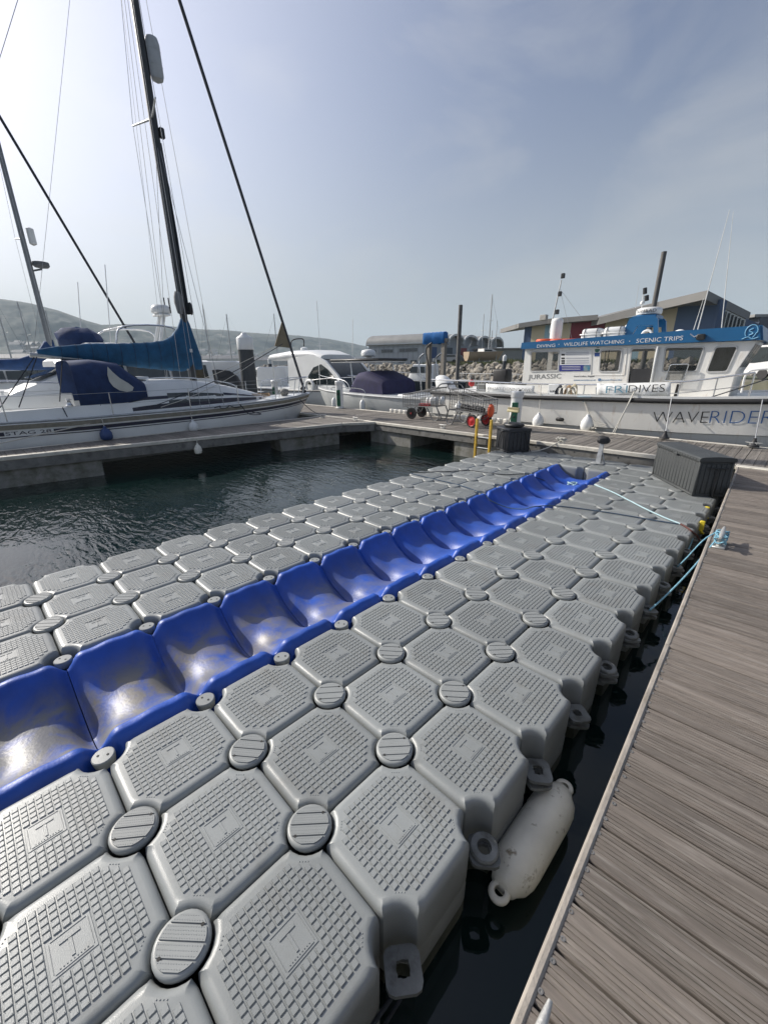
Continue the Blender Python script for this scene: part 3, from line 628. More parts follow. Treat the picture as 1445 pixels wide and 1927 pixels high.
# ------------------------------------------------------------------ wire trolleys
galv_t = galv; galv = mat('dull_trolley_steel', (.20, .20, .20), .5, .5, var=.2, scale=14); wire_w, wire = wire, galv
def trolley(p, rz, label, load):
    t = thing('dock_trolley', label, 'trolley', p, rz, 'wire trolleys on the walkway')
    w_ = .27; A = [(.60, .40), (.60, .92), (-.55, .70), (-.55, .36)]      # side outline (x, z)
    f = MB()
    for s in (-1, 1): f.tube([(x, s*w_, z) for x, z in A], .016, 7, closed=True)
    for x, z in A: f.cyl((x, -w_, z), (x, w_, z), .016, n=7)
    f.build('frame', galv, t)
    m = MB(); n = 13
    for s in (-1, 1):
        for i in range(1, n):
            k = i/n; x = .60-1.15*k; m.cyl((x, s*w_, .40-.04*k), (x, s*w_, .92-.22*k), .0055, n=4)
        for j in range(1, 7):
            k = j/7; m.cyl((.60, s*w_, .40+.52*k), (-.55, s*w_, .36+.34*k), .0055, n=4)
    for i in range(1, n): k = i/n; x = .60-1.15*k; m.cyl((x, -w_, .40-.04*k), (x, w_, .40-.04*k), .0055, n=4)
    for j in range(1, 7):
        y = -w_+2*w_*j/7; m.cyl((.60, y, .40), (-.55, y, .36), .0055, n=4); m.cyl((.60, y, .40), (.60, y, .92), .0055, n=4); m.cyl((-.55, y, .36), (-.55, y, .70), .0055, n=4)
    o = m.build('wire_basket', wire, t)
    h = MB(); 
    for s in (-1, 1): h.tube(spline([(.62, s*w_, .40), (.70, s*w_, .20), (.66, s*w_, .03), (.50, s*w_, .02), (.42, s*w_, .16), (.30, s*w_, .36)], 4), .018, 7)
    h.cyl((.66, -w_, .03), (.66, w_, .03), .012, n=7); h.build('stand', galv, t); t.scale = (1.04, 1.04, 1.04)
    h = MB(); h.tube(spline([(.60, -w_, .90), (.72, -w_, 1.02), (.80, -w_*.6, 1.04), (.80, w_*.6, 1.04), (.72, w_, 1.02), (.60, w_, .90)], 4), .018, 7); h.build('handle', galv, t)
    for s in (-1, 1):
        c = V((-.22, s*(w_+.02), .17)); wl = MB(); wl.lathe([(.13, -.03), (.165, -.028), (.172, 0), (.165, .028), (.13, .03), (.13, -.03)], c, (0, 1, 0), 24); wo = wl.build('wheel', black, t)
        rm = MB(); rm.lathe([(.03, -.03), (.06, -.012), (.115, -.010), (.132, -.025), (.132, .025), (.115, .010), (.06, .012), (.03, .03)], c, (0, 1, 0), 20)
        for k in range(5): a = k*2*math.pi/5; rm.box(c+V((math.cos(a)*.08, 0, math.sin(a)*.08)), (.10, .03, .022), Matrix.Rotation(-a, 3, 'Y'))
        rm.build('rim', red, wo)
    MB().tube([(-.22, -w_, .17), (-.22, w_, .17)], .012, 7).build('axle', galv, t)
    f2 = MB()
    for s in (-1, 1): f2.tube([(-.22, s*(w_-.02), .17), (-.10, s*(w_-.02), .38)], .012, 6); f2.tube([(-.22, s*(w_-.02), .17), (-.42, s*(w_-.02), .37)], .012, 6)
    f2.build('fork', galv, t)
    return t
trolley((-6.95, 10.25, DZ), R(8), 'left wire trolley with red wheels and a crate of white jugs', 1)
trolley((-4.85, 9.85, DZ), R(172), 'right wire trolley beside the pedestal with black netting inside', 2)
mb = MB(); rs = random.Random(2)
for k in range(5): bag(mb, (-6.8+.14*k, 10.25+rs.uniform(-.08, .08), .70+.01*k), (.07, .10, .13), k, 8)
solo(mb, 'white_bags', white, 'white bags lying in the left wire trolley', 'bag', ang=70)
mb = MB(); mb.bbox((-6.75, 10.1, .60), (.40, .16, .09), .02); solo(mb, 'red_crate', red, 'small red crate under the white bags in the left trolley', 'crate')
mb = MB(); 
for k in range(7): bag(mb, (-5.2+.11*k, 9.85+rs.uniform(-.1, .1), .66-.008*k), (.10, .12, .075), 20+k, 8)
solo(mb, 'black_netting', black, 'heap of black netting in the right wire trolley', 'net', ang=70)
mb = MB(); bag(mb, (-4.22, 9.70, .62), (.09, .09, .17), 31, 10); solo(mb, 'orange_bag', orange, 'orange bag hanging at the low end of the right trolley', 'bag', ang=70)
galv, wire = galv_t, wire_w
# white ribbed bumpers bolted on the outer edge
bump_m = mat('white_dock_bumper', (.72, .70, .64), .5, var=.08, scale=6)
bm_ = MB(); bm_.bbox((0, 0, 0), (.20, .09, .14), .02); bm_.bbox((0, -.035, .02), (.09, .06, .10), .018); BMESH = bm_.mesh('dock_bumper', bump_m)
x = -8.9
first = thing('bumper_strip', 'row of white ribbed dock bumpers along the outer walkway edge', 'dock bumper')
while x < -4.1:
    if not (-7.0 < x < -6.2): link('bumper_block', BMESH, first, (x, YO-.06, DZ+.06))
    x += .215
settle(first, (-6.5, YO-.06, DZ-.01))
# ================================================================== sailing yacht at the finger
XC = -11.3
yt = thing('sailing_yacht', 'white sailing yacht with blue sail cover moored along the finger walkway', 'sailing yacht')
Y0_, Y1_ = -1.2, 9.05
def hb(t): return np.interp(t, [0, .12, .3, .5, .65, .78, .88, .95, 1], [.98, 1.15, 1.31, 1.36, 1.30, 1.08, .74, .38, .03])
def zs(t): return np.interp(t, [0, .3, .6, .85, 1], [.68, .655, .69, .75, .82])
def hullp(t, d, out=0, side=1):           # d: metres below the sheer
    z = zs(t)-d; k = min(1, d/1.35); b = hb(t)*(1-.02*k-.62*k**3.2)+out
    y = Y0_+(Y1_-Y0_)*t - max(0, t-.72)/.28*d*.72
    return V((XC+side*b, y, z))
nT = 40; Ds = [0, .06, .14, .3, .5, .75, 1.0, 1.2, 1.32]
mb = MB(); rings = []
for i in range(nT+1):
    t = i/nT; rings.append([hullp(t, d, 0, 1) for d in Ds]+[hullp(t, d, 0, -1) for d in reversed(Ds)])
mb.loft(rings, True, True); mb.build('hull', white, yt, 50)
def hull_strip(name, d0, d1, m, out=.006, sides=(1, -1), t0=0, t1=1, par=yt):
    mb = MB()
    for s in sides: mb.loft([[hullp(t0+(t1-t0)*i/nT, d, out+.0*d, s) for d in (d0, (d0+d1)/2, d1)]+[hullp(t0+(t1-t0)*i/nT, d, -.01, s) for d in (d1, d0)] for i in range(nT+1)], True, True)
    return mb.build(name, m, par, 50)
stripe_n = mat('navy_stripe', (.010, .013, .035), .35, var=.1)
teak = mat('grey_rubbing_strake', (.20, .185, .145), .6, var=.25, scale=10)
hull_strip('rubbing_strake', .02, .115, teak, .03)
hull_strip('stripe', .155, .235, stripe_n, .008, t0=.245); hull_strip('stripe', .155, .235, stripe_n, .008, t1=.165)
hull_strip('pinstripe', .262, .282, stripe_n, .008)
ta, tb = .166, .243
a = hullp(ta, .225, .012); b = hullp(tb, .225, .012)
text_mb('STAG 28', .10, a, b-a, V((0, 0, 1)), .001, width=(b-a).length*.96).build('lettering', stripe_n, yt)
# deck and coachroof
mb = MB(); mb.loft([[hullp(i/nT, -.002, -.02, s) + V((0, 0, .0)) for s in (1, -1)] for i in range(nT+1)], False, False, False)
rings = [[V((XC+hb(i/nT)*.985*s, hullp(i/nT, 0).y, zs(i/nT)+.012+.05*(1-s*s))) for s in (1, .5, 0, -.5, -1)] for i in range(nT+1)]
mb = MB(); mb.loft(rings, False, False, False); mb.build('deck', white, yt, 60)
def toe(): 
    mb = MB()
    for s in (1, -1): mb.tube([hullp(.02+.96*i/nT, -.03, -.05, s) for i in range(nT+1)], .018, 6)
    return mb.build('toe_rail', alu, yt)
toe()
# coachroof: sections along y (y, half width bottom, half width top, z bottom, z top)
cs = [(2.9, .98, .84, .66, 1.30), (3.3, .98, .84, .66, 1.42), (4.4, .94, .78, .68, 1.42), (5.2, .84, .66, .70, 1.33), (6.0, .68, .50, .73, 1.16), (6.7, .50, .34, .76, .98), (7.1, .34, .22, .78, .86)]
mb = MB(); rings = []
for y, wb, wt, zb, zt in cs:
    r = [(wb, zb), (wb*.985, zb+(zt-zb)*.4), (wt+.03, zt-.06), (wt-.03, zt-.01), (wt*.5, zt+.025), (0, zt+.035)]
    r = r+[(-x, z) for x, z in reversed(r[:-1])]; rings.append([V((XC+x, y, z)) for x, z in r])
mb.loft(rings); mb.build('coachroof', white, yt, 35)
def cside(y, f, out=.006):
    wb = np.interp(y, [c[0] for c in cs], [c[1] for c in cs]); wt = np.interp(y, [c[0] for c in cs], [c[2] for c in cs]); zb = np.interp(y, [c[0] for c in cs], [c[3] for c in cs]); zt = np.interp(y, [c[0] for c in cs], [c[4] for c in cs])
    z = zb+(zt-zb)*f; f0 = .4; 
    if f < f0: x = wb+(wb*.985-wb)*f/f0
    else: x = wb*.985+((wt+.03)-wb*.985)*(f-f0)/max(.01, (1-.06/(zt-zb))-f0)
    return V((XC+x+out, y, z))
def cband(name, y0, y1, f0, f1, m, out=.006, n=14, f0b=None, f1b=None):
    mb = MB(); P = []
    for i in range(n+1):
        k = i/n; y = y0+(y1-y0)*k; a = f0+((f0b if f0b is not None else f0)-f0)*k; b = f1+((f1b if f1b is not None else f1)-f1)*k
        P.append([cside(y, a, out), cside(y, b, out), cside(y, b, -.02), cside(y, a, -.02)])
    mb.loft(P); return mb.build(name, m, yt)
cband('stripe', 2.92, 6.9, .10, .22, stripe_n, .005, f1b=.40)
cband('stripe', 2.95, 3.9, .42, .52, stripe_n, .005)
cband('window', 3.9, 5.5, .24, .60, glass, .012, f1b=.56)
cband('stripe', 5.52, 6.6, .50, .62, stripe_n, .006, f1b=.60)
mb = MB(); mb.tube(spline([(XC+.80, 3.5, 1.40), (XC+.78, 3.6, 1.49), (XC+.74, 4.5, 1.49), (XC+.60, 5.5, 1.36), (XC+.50, 5.95, 1.25), (XC+.48, 6.05, 1.16)], 5), .014, 7); mb.build('grab_rail', steel, yt)
mb = MB(); mb.bbox((XC+.2, 3.35, 1.50), (.7, .6, .07), .02); mb.build('companionway_hatch', white, yt)
mb = MB(); mb.bbox((XC, 5.95, 1.21), (.5, .5, .05), .015); mb.build('fore_hatch', glass, yt)
# cockpit coaming
for s in (1, -1):
    mb = MB(); mb.loft([[V((XC+s*(wd-a), y, z)) for a, z in ((.0, .66), (.03, h), (.16, h), (.22, .66))] for y, wd, h in ((-.6, .9, .84), (.6, 1.0, .90), (2.2, 1.05, .94), (3.0, 1.02, .92))]); mb.build('coaming', white, yt)
mb = MB(); mb.bbox((XC+.1, 1.3, 1.02), (.05, 1.4, .34), .02); mb.build('cockpit_locker', white, yt)
def winch(p, r=.075):
    return MB().lathe([(r, 0), (r, .03), (r*.72, .05), (r*.62, .10), (r*.72, .13), (r*.95, .145), (r*.95, .165), (r*.4, .172), (0, .172)], p, n=18).build('winch', steel, yt)
winch((XC+.97, 1.75, .93)); winch((XC-.97, 1.75, .93)); winch((XC+.55, 2.9, 1.3), .06)
# sprayhood
mb = MB()
def arch(y, hw, zb, zt, n=13, lean=0):
    P = []
    for k in range(n):
        a = math.pi*k/(n-1); c, s_ = math.cos(a), math.sin(a)
        P.append(V((XC+hw*math.copysign(abs(c)**.35, c), y+lean*s_, zb+(zt-zb)*abs(s_)**.45)))
    return P
SH = [arch(1.95, 1.0, .92, 1.93), arch(2.4, 1.0, .92, 1.96), arch(2.95, .99, .95, 1.88), arch(3.2, .97, 1.0, 1.62), arch(3.42, .95, 1.06, 1.44)]
mb.loft(SH, False, False, False); sh_ = mb.build('sprayhood', navy, yt, 70)
sm = sh_.modifiers.new('solid', 'SOLIDIFY'); sm.thickness = .012
clear = mat('clear_vinyl', (.50, .50, .46), .15, var=.15, scale=3)
P = [(2.62, 1.60), (2.66, 1.78), (2.74, 1.66), (2.86, 1.52), (3.02, 1.40), (3.12, 1.30), (3.08, 1.22), (2.95, 1.20), (2.80, 1.24), (2.69, 1.33), (2.63, 1.45)]
MB().prism([(XC+1.003, y, z) for y, z in P], (.012, 0, 0)).build('sprayhood_window', clear, yt)
mb = MB(); mb.prism([(XC+.5, 3.13, 1.64), (XC-.5, 3.13, 1.64), (XC-.6, 3.34, 1.50), (XC+.6, 3.34, 1.50)], (0, .02, .02)); mb.build('sprayhood_window', glass, yt)
mb = MB(); mb.tube([(XC+1.0, 2.35, .93), (XC+.98, 2.12, .80)], .02, 6); mb.build('strap', black, yt)
# mast and rigging
MB().tube([(XC, 5.0, 1.3), (XC, 5.0, 8), (XC, 5.0, 13.4)], [.095, .092, .075], 14).build('mast', mat('dark_anodised_mast', (.045, .047, .05), .45, .4, var=.2), yt)
MB().tube([(XC, 5.14, 3.15), (XC, 5.13, 5), (XC, 5.09, 7.0)], [.045, .04, .03], 8).build('halyard_bundle', rope_d, yt)
mb = MB(); bag(mb, (XC+.02, 4.92, 3.42), (.12, .11, .30), 5, 10); mb.build('sail_head', mat('grey_sailcloth', (.20, .20, .20), .8), yt, 60)
mb = MB(); bag(mb, (XC+.05, 5.2, 3.3), (.06, .07, .16), 8, 8); mb.build('block_cluster', blackp, yt, 60)
bm_ = [(1.55, 2.05, 2.17, .05), (1.9, 2.00, 2.24, .09), (2.6, 1.90, 2.33, .12), (3.4, 1.78, 2.36, .14), (4.0, 1.70, 2.40, .15), (4.4, 1.66, 2.47, .16), (4.62, 1.64, 2.62, .165), (4.78, 1.64, 2.80, .165), (4.90, 1.66, 3.05, .15), (4.98, 1.66, 3.18, .14), (5.08, 1.66, 3.15, .13), (5.16, 1.66, 2.75, .12), (5.24, 1.68, 2.35, .10), (5.30, 1.70, 2.1, .06)]
mb = MB(); rings = []; rs = random.Random(11)
ys_ = np.linspace(1.55, 5.30, 44)
for y in ys_:
    zb, zt, hw = [float(np.interp(y, [b[0] for b in bm_], [b[i] for b in bm_])) for i in (1, 2, 3)]
    zc, hh = (zb+zt)/2, (zt-zb)/2; r = []
    for k in range(14):
        a = 2*math.pi*k/14; wob = 1+.16*math.sin(y*13+k*1.3)*math.sin(y*5+k)+.08*math.sin(y*31-k*2.1); r.append(V((XC+hw*math.cos(a)*wob, y, zc+hh*math.sin(a)*(1+.02*math.sin(y*23)))))
    rings.append(r)
mb.loft(rings); mb.build('sail_cover', teal, yt, 70)
for k in range(9):
    y = 2.0+k*.31; zb, zt, hw = [float(np.interp(y, [b[0] for b in bm_], [b[i] for b in bm_])) for i in (1, 2, 3)]
    MB().tube([(XC+(hw+.012)*math.cos(a), y+.01*math.sin(a*2), (zb+zt)/2+((zt-zb)/2+.012)*math.sin(a)) for a in [2*math.pi*i/16 for i in range(16)]], .004, 5, closed=True).build('cover_tie', rope_d, yt)
MB().tube([(XC, 1.4, 2.05), (XC, 4.9, 1.72)], .055, 10).build('boom', alu, yt)
MB().bbox((XC+.15, 5.0, 2.2), (.01, .07, .09), .002).build('cover_badge', white, yt)
for z, hw, dy in ((7.45, .82, -.18),):
    for s in (1, -1): MB().tube([(XC, 4.98, z), (XC+s*hw, 4.98+dy, z+.06)], [.028, .018], 8).build('spreader', alu, yt)
mb = MB(); mb.lathe([(.02, 0), (.13, .06), (.155, .14), (.155, .72), (.13, .82), (.02, .88)], (XC+.02, 5.24, 8.2), n=16)
for z in (.3, .58): mb.lathe([(.158, 0), (.162, .01), (.158, .02)], (XC+.02, 5.24, 8.2+z), n=16)
mb.build('radar_reflector', mat('grey_white_plastic', (.45, .46, .46), .5), yt)
mb = MB(); mb.bbox((XC+.05, 5.14, 7.2), (.1, .12, .22), .02); mb.build('deck_light', blackp, yt)
MH = V((XC, 5.05, 13.3)); bow = V((XC, 8.85, .92)); stern = V((XC, -1.1, .8))
MB().tube([bow+V((0, 0, .05)), bow.lerp(MH, .97)], .043, 10).build('furled_genoa', mat('grey_sail_roll', (.055, .06, .07), .7, var=.2, scale=3), yt)
MB().lathe([(.05, -.08), (.10, -.06), (.10, -.02), (.06, 0), (.06, .05), (.10, .06), (.10, .1), (.04, .14)], bow+V((0, -.03, .02)), (MH-bow), 14).build('furler_drum', blackp, yt)
fs = lambda z: bow.lerp(MH, (z-bow.z)/(MH.z-bow.z))
clew = V((XC+.15, 7.70, 2.38))
mb = MB(); mb.prism([fs(3.15)+V((0, -.02, 0)), fs(2.35), fs(2.35)+V((0, -.05, -.0)), clew], (.02, 0, 0)); mb.build('sail_clew', mat('tan_sailcloth', (.20, .17, .11), .8, trans=0), yt)
wr = []
def W(a, b, r=.006, m=wire, nm='shroud', sg=0): return MB().tube(sag(a, b, sg, 8) if sg else [a, b], r, 5, 0).build(nm, m, yt)
for s in (1, -1):
    W((XC+s*.82, 4.8, 7.51), (XC+s*1.22, 4.85, .72)); W((XC+s*.82, 4.8, 7.51), MH); W((XC, 5, 7.3), (XC+s*1.2, 4.6, .72)); W((XC, 5, 7.3), (XC+s*1.12, 5.3, .74)); W((XC+s*.05, 4.95, 13), (XC+s*1.0, 4.55, .95), .004)
W(MH, stern, nm='backstay'); W((XC, 5.0, 13.2), (XC+.02, 1.5, 2.16), .004, nm='topping_lift'); W((XC+.02, 4.9, 12), (XC+.1, 4.4, 2.5), .005, rope_w, 'halyard'); W((XC+.1, 4.88, 12), (XC+.25, 4.55, 1.5), .005, rope_w, 'halyard'); W((XC+.1, 5.1, 12), (XC+.2, 5.6, 1.4), .005, rope_w, 'halyard')
W(clew, (XC+1.2, 3.6, .80), .008, rope_w, 'sheet', .2); W(clew, (XC-1.2, 3.6, .85), .008, rope_w, 'sheet', .15)
W((XC, 1.55, 2.06), (XC+.55, .9, .95), .012, rope_d, 'mainsheet'); W((XC, 2.0, 2.0), (XC+.9, 1.6, 1.05), .012, rope_d, 'mainsheet'); W((XC, 1.52, 2.06), (XC+.35, .6, .95), .012, rope_d, 'mainsheet')
# stanchions, lifelines, pulpit
for s in (1, -1):
    tops = []
    for y in (.6, 2.5, 4.3, 5.7, 7.1):
        t = (y-Y0_)/(Y1_-Y0_); b = hullp(t, -.03, -.06, s); tp = b+V((s*.02, 0, .52)); tops.append(tp)
        MB().cyl(b, tp, .013, .011, 8).build('stanchion', steel, yt)
    for f in (1, .52):
        mb = MB(); L_ = [V((p.x, p.y, p.z-.52*(1-f))) for p in tops]+[V((XC+s*.3, 8.5, zs(.95)+.55*f))]
        for a, b in zip(L_, L_[1:]): mb.tube(sag(a, b, .012, 4), .0045, 5)
        mb.build('lifeline', wire, yt)
mb = MB()
pr_ = [(XC+.62, 7.55, 1.30), (XC+.40, 8.3, 1.36), (XC+.12, 8.95, 1.40), (XC-.12, 8.95, 1.40), (XC-.40, 8.3, 1.36), (XC-.62, 7.55, 1.30)]
mb.tube(spline(pr_, 5), .014, 8)
for x, y, zt in ((.62, 7.55, 1.30), (.40, 8.25, 1.36), (.14, 8.8, 1.39)):
    for s in (1, -1): mb.cyl((XC+s*x*.95, y-.12, .76), (XC+s*x, y, zt), .013, n=8)
mb.build('pulpit', steel, yt)
mb = MB(); bag(mb, (XC+.18, 7.9, .93), (.14, .16, .12), 41, 10); mb.build('windlass', mat('grey_windlass', (.22, .21, .19), .6), yt, 60)
mb = MB(); mb.tube(spline([(XC+.3+.25*math.cos(k*.9), 6.9+.35*math.sin(k*.9), .86+.006*k) for k in range(16)], 3), .014, 6); mb.build('coiled_line', rope_t, yt)
settle(yt, (XC, 4, WZ))
def small_fender(name, p, r, h, m, label, cat='fender', top=None, tm=None, group=None):
    t = thing(name, label, cat, group=group); p = V(p)
    MB().lathe([(.02, 0), (r*.6, .02), (r*.9, h*.12), (r, h*.35), (r*.95, h*.6), (r*.55, h*.88), (r*.28, h*.95), (r*.25, h*1.08), (.02, h*1.1)], p, n=18).build('body', m, t, 60)
    if top is not None: MB().tube([p+V((0, 0, h*1.05)), V(top)], .009, 6).build('lanyard', tm or rope_w, t)
    return settle(t, p)
bluev = mat('blue_vinyl', (.02, .05, .16), .5)
f = onx(-9.88, 203, 829); small_fender('hull_fender', (f.x, f.y, f.z), .13, .30, bluev, 'blue fender hanging against the white yacht hull', top=(f.x-.08, f.y, .66), group='fenders on the yacht')
f = onx(-9.86, 366, 812); small_fender('hull_fender', (f.x, f.y, f.z), .12, .28, white, 'white fender hanging against the yacht hull below its window', top=(f.x-.10, f.y, .68), group='fenders on the yacht')
f = onz(371, 852, -.20); small_fender('edge_fender', (fedge(f.y)+.02, f.y, -.22), .09, .24, fend, 'grubby white ball fender under the finger walkway edge', group='fenders on the yacht', top=(fedge(f.y)+.04, f.y, .15))
MB().tube(sag((-9.6, -.6, .22), (-10.0, 2.2, .58), .0), .012, 6).build('mooring_rope', rope_w, label='pale spring line running along the yacht hull above the finger', cat='rope')
MB().tube(sag((-10.05, 3.2, .78), (-10.02, 7.3, 2.4), .12, 16), .010, 6).build('mooring_rope', rope_d, label='long dark line rising from the yacht side deck to its bow sail', cat='rope')
MB().tube(spline([(-10.25, 1.6, .93), (-10.2, 1.62, .8), (-10.1, 1.62, .73)]), .012, 6).build('mooring_rope', rope_d, label='short dark rope end hanging over the yacht coaming', cat='rope')
MB().tube(sag((XC+.35, 8.3, .78), c5+V((0, 0, .06)), .10), .012, 6).build('mooring_rope', rope_d, label='dark bow line from the yacht to the cleat at the finger tip', cat='rope')
pts = [(-9.93+.05*math.sin(k), 4.9+.10*k+.06*math.sin(k*2.1), .70+.04*math.sin(k*1.7)) for k in range(9)]+[(-9.92, 5.9, .45), (-9.93, 6.3, .42), (-9.92, 6.0, .5)]
MB().tube(spline(pts, 4), .012, 6).build('mooring_rope', rope_d, label='loops of dark line on the yacht gunwale below the mast', cat='rope')
# ================================================================== white tour boat along the far walkway
wb = thing('tour_boat', 'white tour boat with long deckhouse and blue roof fascia alongside the far walkway', 'boat')
YB = 12.72
def wh(t): return np.interp(t, [0, .1, .3, .55, .7, .8, .88, .95, 1], [1.30, 1.42, 1.5, 1.5, 1.42, 1.22, .88, .42, .05])
def wz(t): return np.interp(t, [0, .3, .6, .75, .9, 1], [.93, .93, 1.0, 1.09, 1.27, 1.42])
WX0, WX1 = -7.55, 4.6
def whp(t, d, out=0, side=-1):
    k = min(1, d/1.75); x = WX0+(WX1-WX0)*t-max(0, t-.7)/.3*d*.55
    b = wh(t)*(1-.07*min(1, d/.75)-.62*k**3.5)
    if .75 < d < .8: b -= .0
    return V((x, YB+side*(b+out), wz(t)-d))
mb = MB(); Dw = [0, .1, .3, .55, .74, .76, 1.0, 1.25, 1.5, 1.7]
mb.loft([[whp(i/44, d, .03 if d == .74 else 0, -1) for d in Dw]+[whp(i/44, d, .03 if d == .74 else 0, 1) for d in reversed(Dw)] for i in range(45)]); 
hullw_m = mat('white_hull_paint', (.78, .77, .73), .32, var=.05, scale=1.5, dirt=((.40, .30, .20), 3.0, .56, .88), stretch=(2.2, 1, .6))
mb.build('hull', hullw_m, wb, 30)
mb = MB()
for s in (-1, 1): mb.tube([whp(i/44, .045, .035, s) for i in range(45)], .055, 8)
mb.build('rubbing_band', black, wb, 60)
mb = MB(); mb.loft([[whp(i/44, .06, -.03, s) for s in (-1, -.0, 1)] for i in range(45)], False, False, False); mb.build('deck', mat('grey_boat_deck', (.32, .33, .33), .7), wb)
mb = MB()
for s in (-1, 1): mb.loft([[whp(i/44, d, o_, s) for d, o_ in ((.01, -.01), (-.055, -.015), (-.055, -.09), (.01, -.10))] for i in range(45)])
mb.build('bulwark_cap', white, wb)
YD = 11.92
def Pd(x, y, off=0): p = ony(YD, x, y); return V((p.x, YD+off, p.z))
# deckhouse as one lofted box: outline of the side, carried across the beam
zb = .86
a0 = Pd(988, 657); a1 = Pd(1424, 641); f0 = Pd(1383, 700)
side = [V((a0.x, YD, zb)), V((a0.x, YD, a0.z)), V((a1.x, YD, a1.z)), V((f0.x, YD, f0.z)), V((f0.x-.02, YD, zb))]
DW = 2*(YB-YD)
mb = MB(); ring_ = side[1:]+side[:1]; mb.loft([ring_, [p+V((0, DW, 0)) for p in ring_]], False, False, False)
mb.loft([[p+V((0, .002, 0)) for p in side], [p+V((0, DW-.002, 0)) for p in side]], False, False) if False else None
dh = mb.build('deckhouse', hullw_m, wb, 20); md = dh.modifiers.new('shell', 'SOLIDIFY'); md.thickness = .03
holes = []
def rrect(px, out, rad=.05, n=4):          # rounded polygon on the side wall from its pixel corners (tl, tr, br, bl)
    c = [Pd(*p) for p in px]; pts = []
    for i in range(len(c)):
        p, a, b = c[i], c[i-1], c[(i+1) % len(c)]; ea = (a-p).normalized()*rad; eb = (b-p).normalized()*rad
        for k in range(n+1):
            t = k/n; q = (p+ea)*(1-t)**2+p*2*t*(1-t)+(p+eb)*t*t; pts.append(V((q.x, YD-out, q.z)))
    return pts
def inset(pts, d):
    c = sum(pts, V((0, 0, 0)))/len(pts); w_ = max(p.x for p in pts)-min(p.x for p in pts); h_ = max(p.z for p in pts)-min(p.z for p in pts)
    return [V((c.x+(p.x-c.x)*(1+2*d/w_), p.y, c.z+(p.z-c.z)*(1+2*d/h_))) for p in pts]
frame_m = mat('window_seal', (.50, .50, .49), .4, var=.1)
clear_g = mat('window_glass', (.012, .016, .017), .03, var=.3, scale=2, spec=.7, alpha=.34)
def bwin(px, name='window', m=None, fr=.030, gm=clear_g):
    p = rrect(px, .004); mb = MB(); o_, i_ = inset(p, fr), p; holes.append(inset(p, .004))
    Y = lambda P, y: [V((q.x, YD-y, q.z)) for q in P]
    mb.loft([Y(i_, .002), Y(o_, .002), Y(o_, .018), Y(i_, .018), Y(i_, .002)], False, False)
    f = mb.build('window_frame', m or frame_m, wb)
    MB().prism(Y(p, .004), (0, -.004, 0)).build('pane', gm, f); return f
bwin([(1000, 663), (1051, 662), (1049, 697), (999, 698)])
w2 = bwin([(1131, 660), (1169, 659), (1163, 698), (1128, 698)])
MB().bbox(Pd(1143, 679, -.015), (.015, .02, .50), .004).build('sash_bar', blackp, w2)
MB().bbox(Pd(1137, 679, -.015), (.015, .02, .50), .004).build('sash_bar', blackp, w2)
bwin([(1253, 655), (1323, 654), (1308, 698), (1247, 698)])
bwin([(1347, 654), (1386, 653), (1366, 698), (1330, 699)])
dr = bwin([(1189, 657), (1233, 656), (1223, 722), (1181, 722)], fr=.035)
p = rrect([(1189, 694), (1226, 694), (1221, 721), (1184, 721)], .012, .02); MB().prism(p, (0, -.006, 0)).build('door_panel', mat('dark_door', (.03, .03, .032), .5), dr)
mb = MB(); mb.bbox(Pd(1232, 688, -.06), (.04, .10, .85), .012); mb.build('open_door_edge', white, dr)
fl = rrect([(1263, 686), (1297, 685), (1287, 716), (1252, 716)], .10, .03)
mb = MB(); mb.tube(fl, .012, 6, closed=True); fo = mb.build('hinged_hatch', steel, wb); MB().prism(fl, (0, .004, 0)).build('pane', clear_g, fo)
def holed_wall(y, t, thick, holes):
    bm = bmesh.new(); edges = []
    for loop in [side]+holes:
        vs = [bm.verts.new((p.x, y, p.z)) for p in loop]; edges += [bm.edges.new((vs[i], vs[(i+1) % len(vs)])) for i in range(len(vs))]
    bmesh.ops.triangle_fill(bm, edges=edges, use_beauty=True, use_dissolve=False)
    bm.normal_update()
    for f in bm.faces:
        if f.normal.y*t < 0: f.normal_flip()
    me = bpy.data.meshes.new('deckhouse_side'); bm.to_mesh(me); bm.free(); me.materials.append(hullw_m)
    o = link('deckhouse_side', me, wb); md = o.modifiers.new('shell', 'SOLIDIFY'); md.thickness = thick; md.offset = -1; return o
holed_wall(YD-.001, -1, .03, holes)
zw0, zw1 = Pd(1100, 697).z, Pd(1100, 661).z
far_w = [[V((x, 0, z)) for x, z in ((a, zw0), (b, zw0), (b, zw1), (a, zw1))] for a, b in ((-4.40, -3.55), (-3.45, -2.55), (-2.45, -1.45), (-1.35, -.45))]
holed_wall(YD+DW+.001, 1, .03, far_w)
mb = MB(); mb.bbox((-3.2, YB+.3, 1.15), (1.2, .5, .5), .03); mb.bbox((-1.9, YB, 1.2), (.5, 1.0, .6), .03); mb.bbox((-.7, YB+.2, 1.3), (.35, .9, .8), .03); mb.build('cabin_furniture', mat('dark_cabin_trim', (.05, .05, .055), .6), wb)
# windscreen at the front
n_ = (side[2]-side[3]).normalized()
for k in range(3):
    y0 = YD+.10+k*.48; c = [side[3].lerp(side[2], .15), side[3].lerp(side[2], .90)]
    MB().prism([V((c[0].x+.004, y0, c[0].z)), V((c[1].x+.004, y0, c[1].z)), V((c[1].x+.004, y0+.42, c[1].z)), V((c[0].x+.004, y0+.42, c[0].z))], (.008, 0, -.004)).build('windscreen_pane', clear_g, wb)
# inset panel round the centre windows
mb = MB(); p = rrect([(1114, 656), (1180, 655), (1174, 706), (1111, 706)], 0, .03); mb.tube([V((q.x, YD-.004, q.z)) for q in p], .010, 5, closed=True); mb.build('panel_bead', hullw_m, wb)
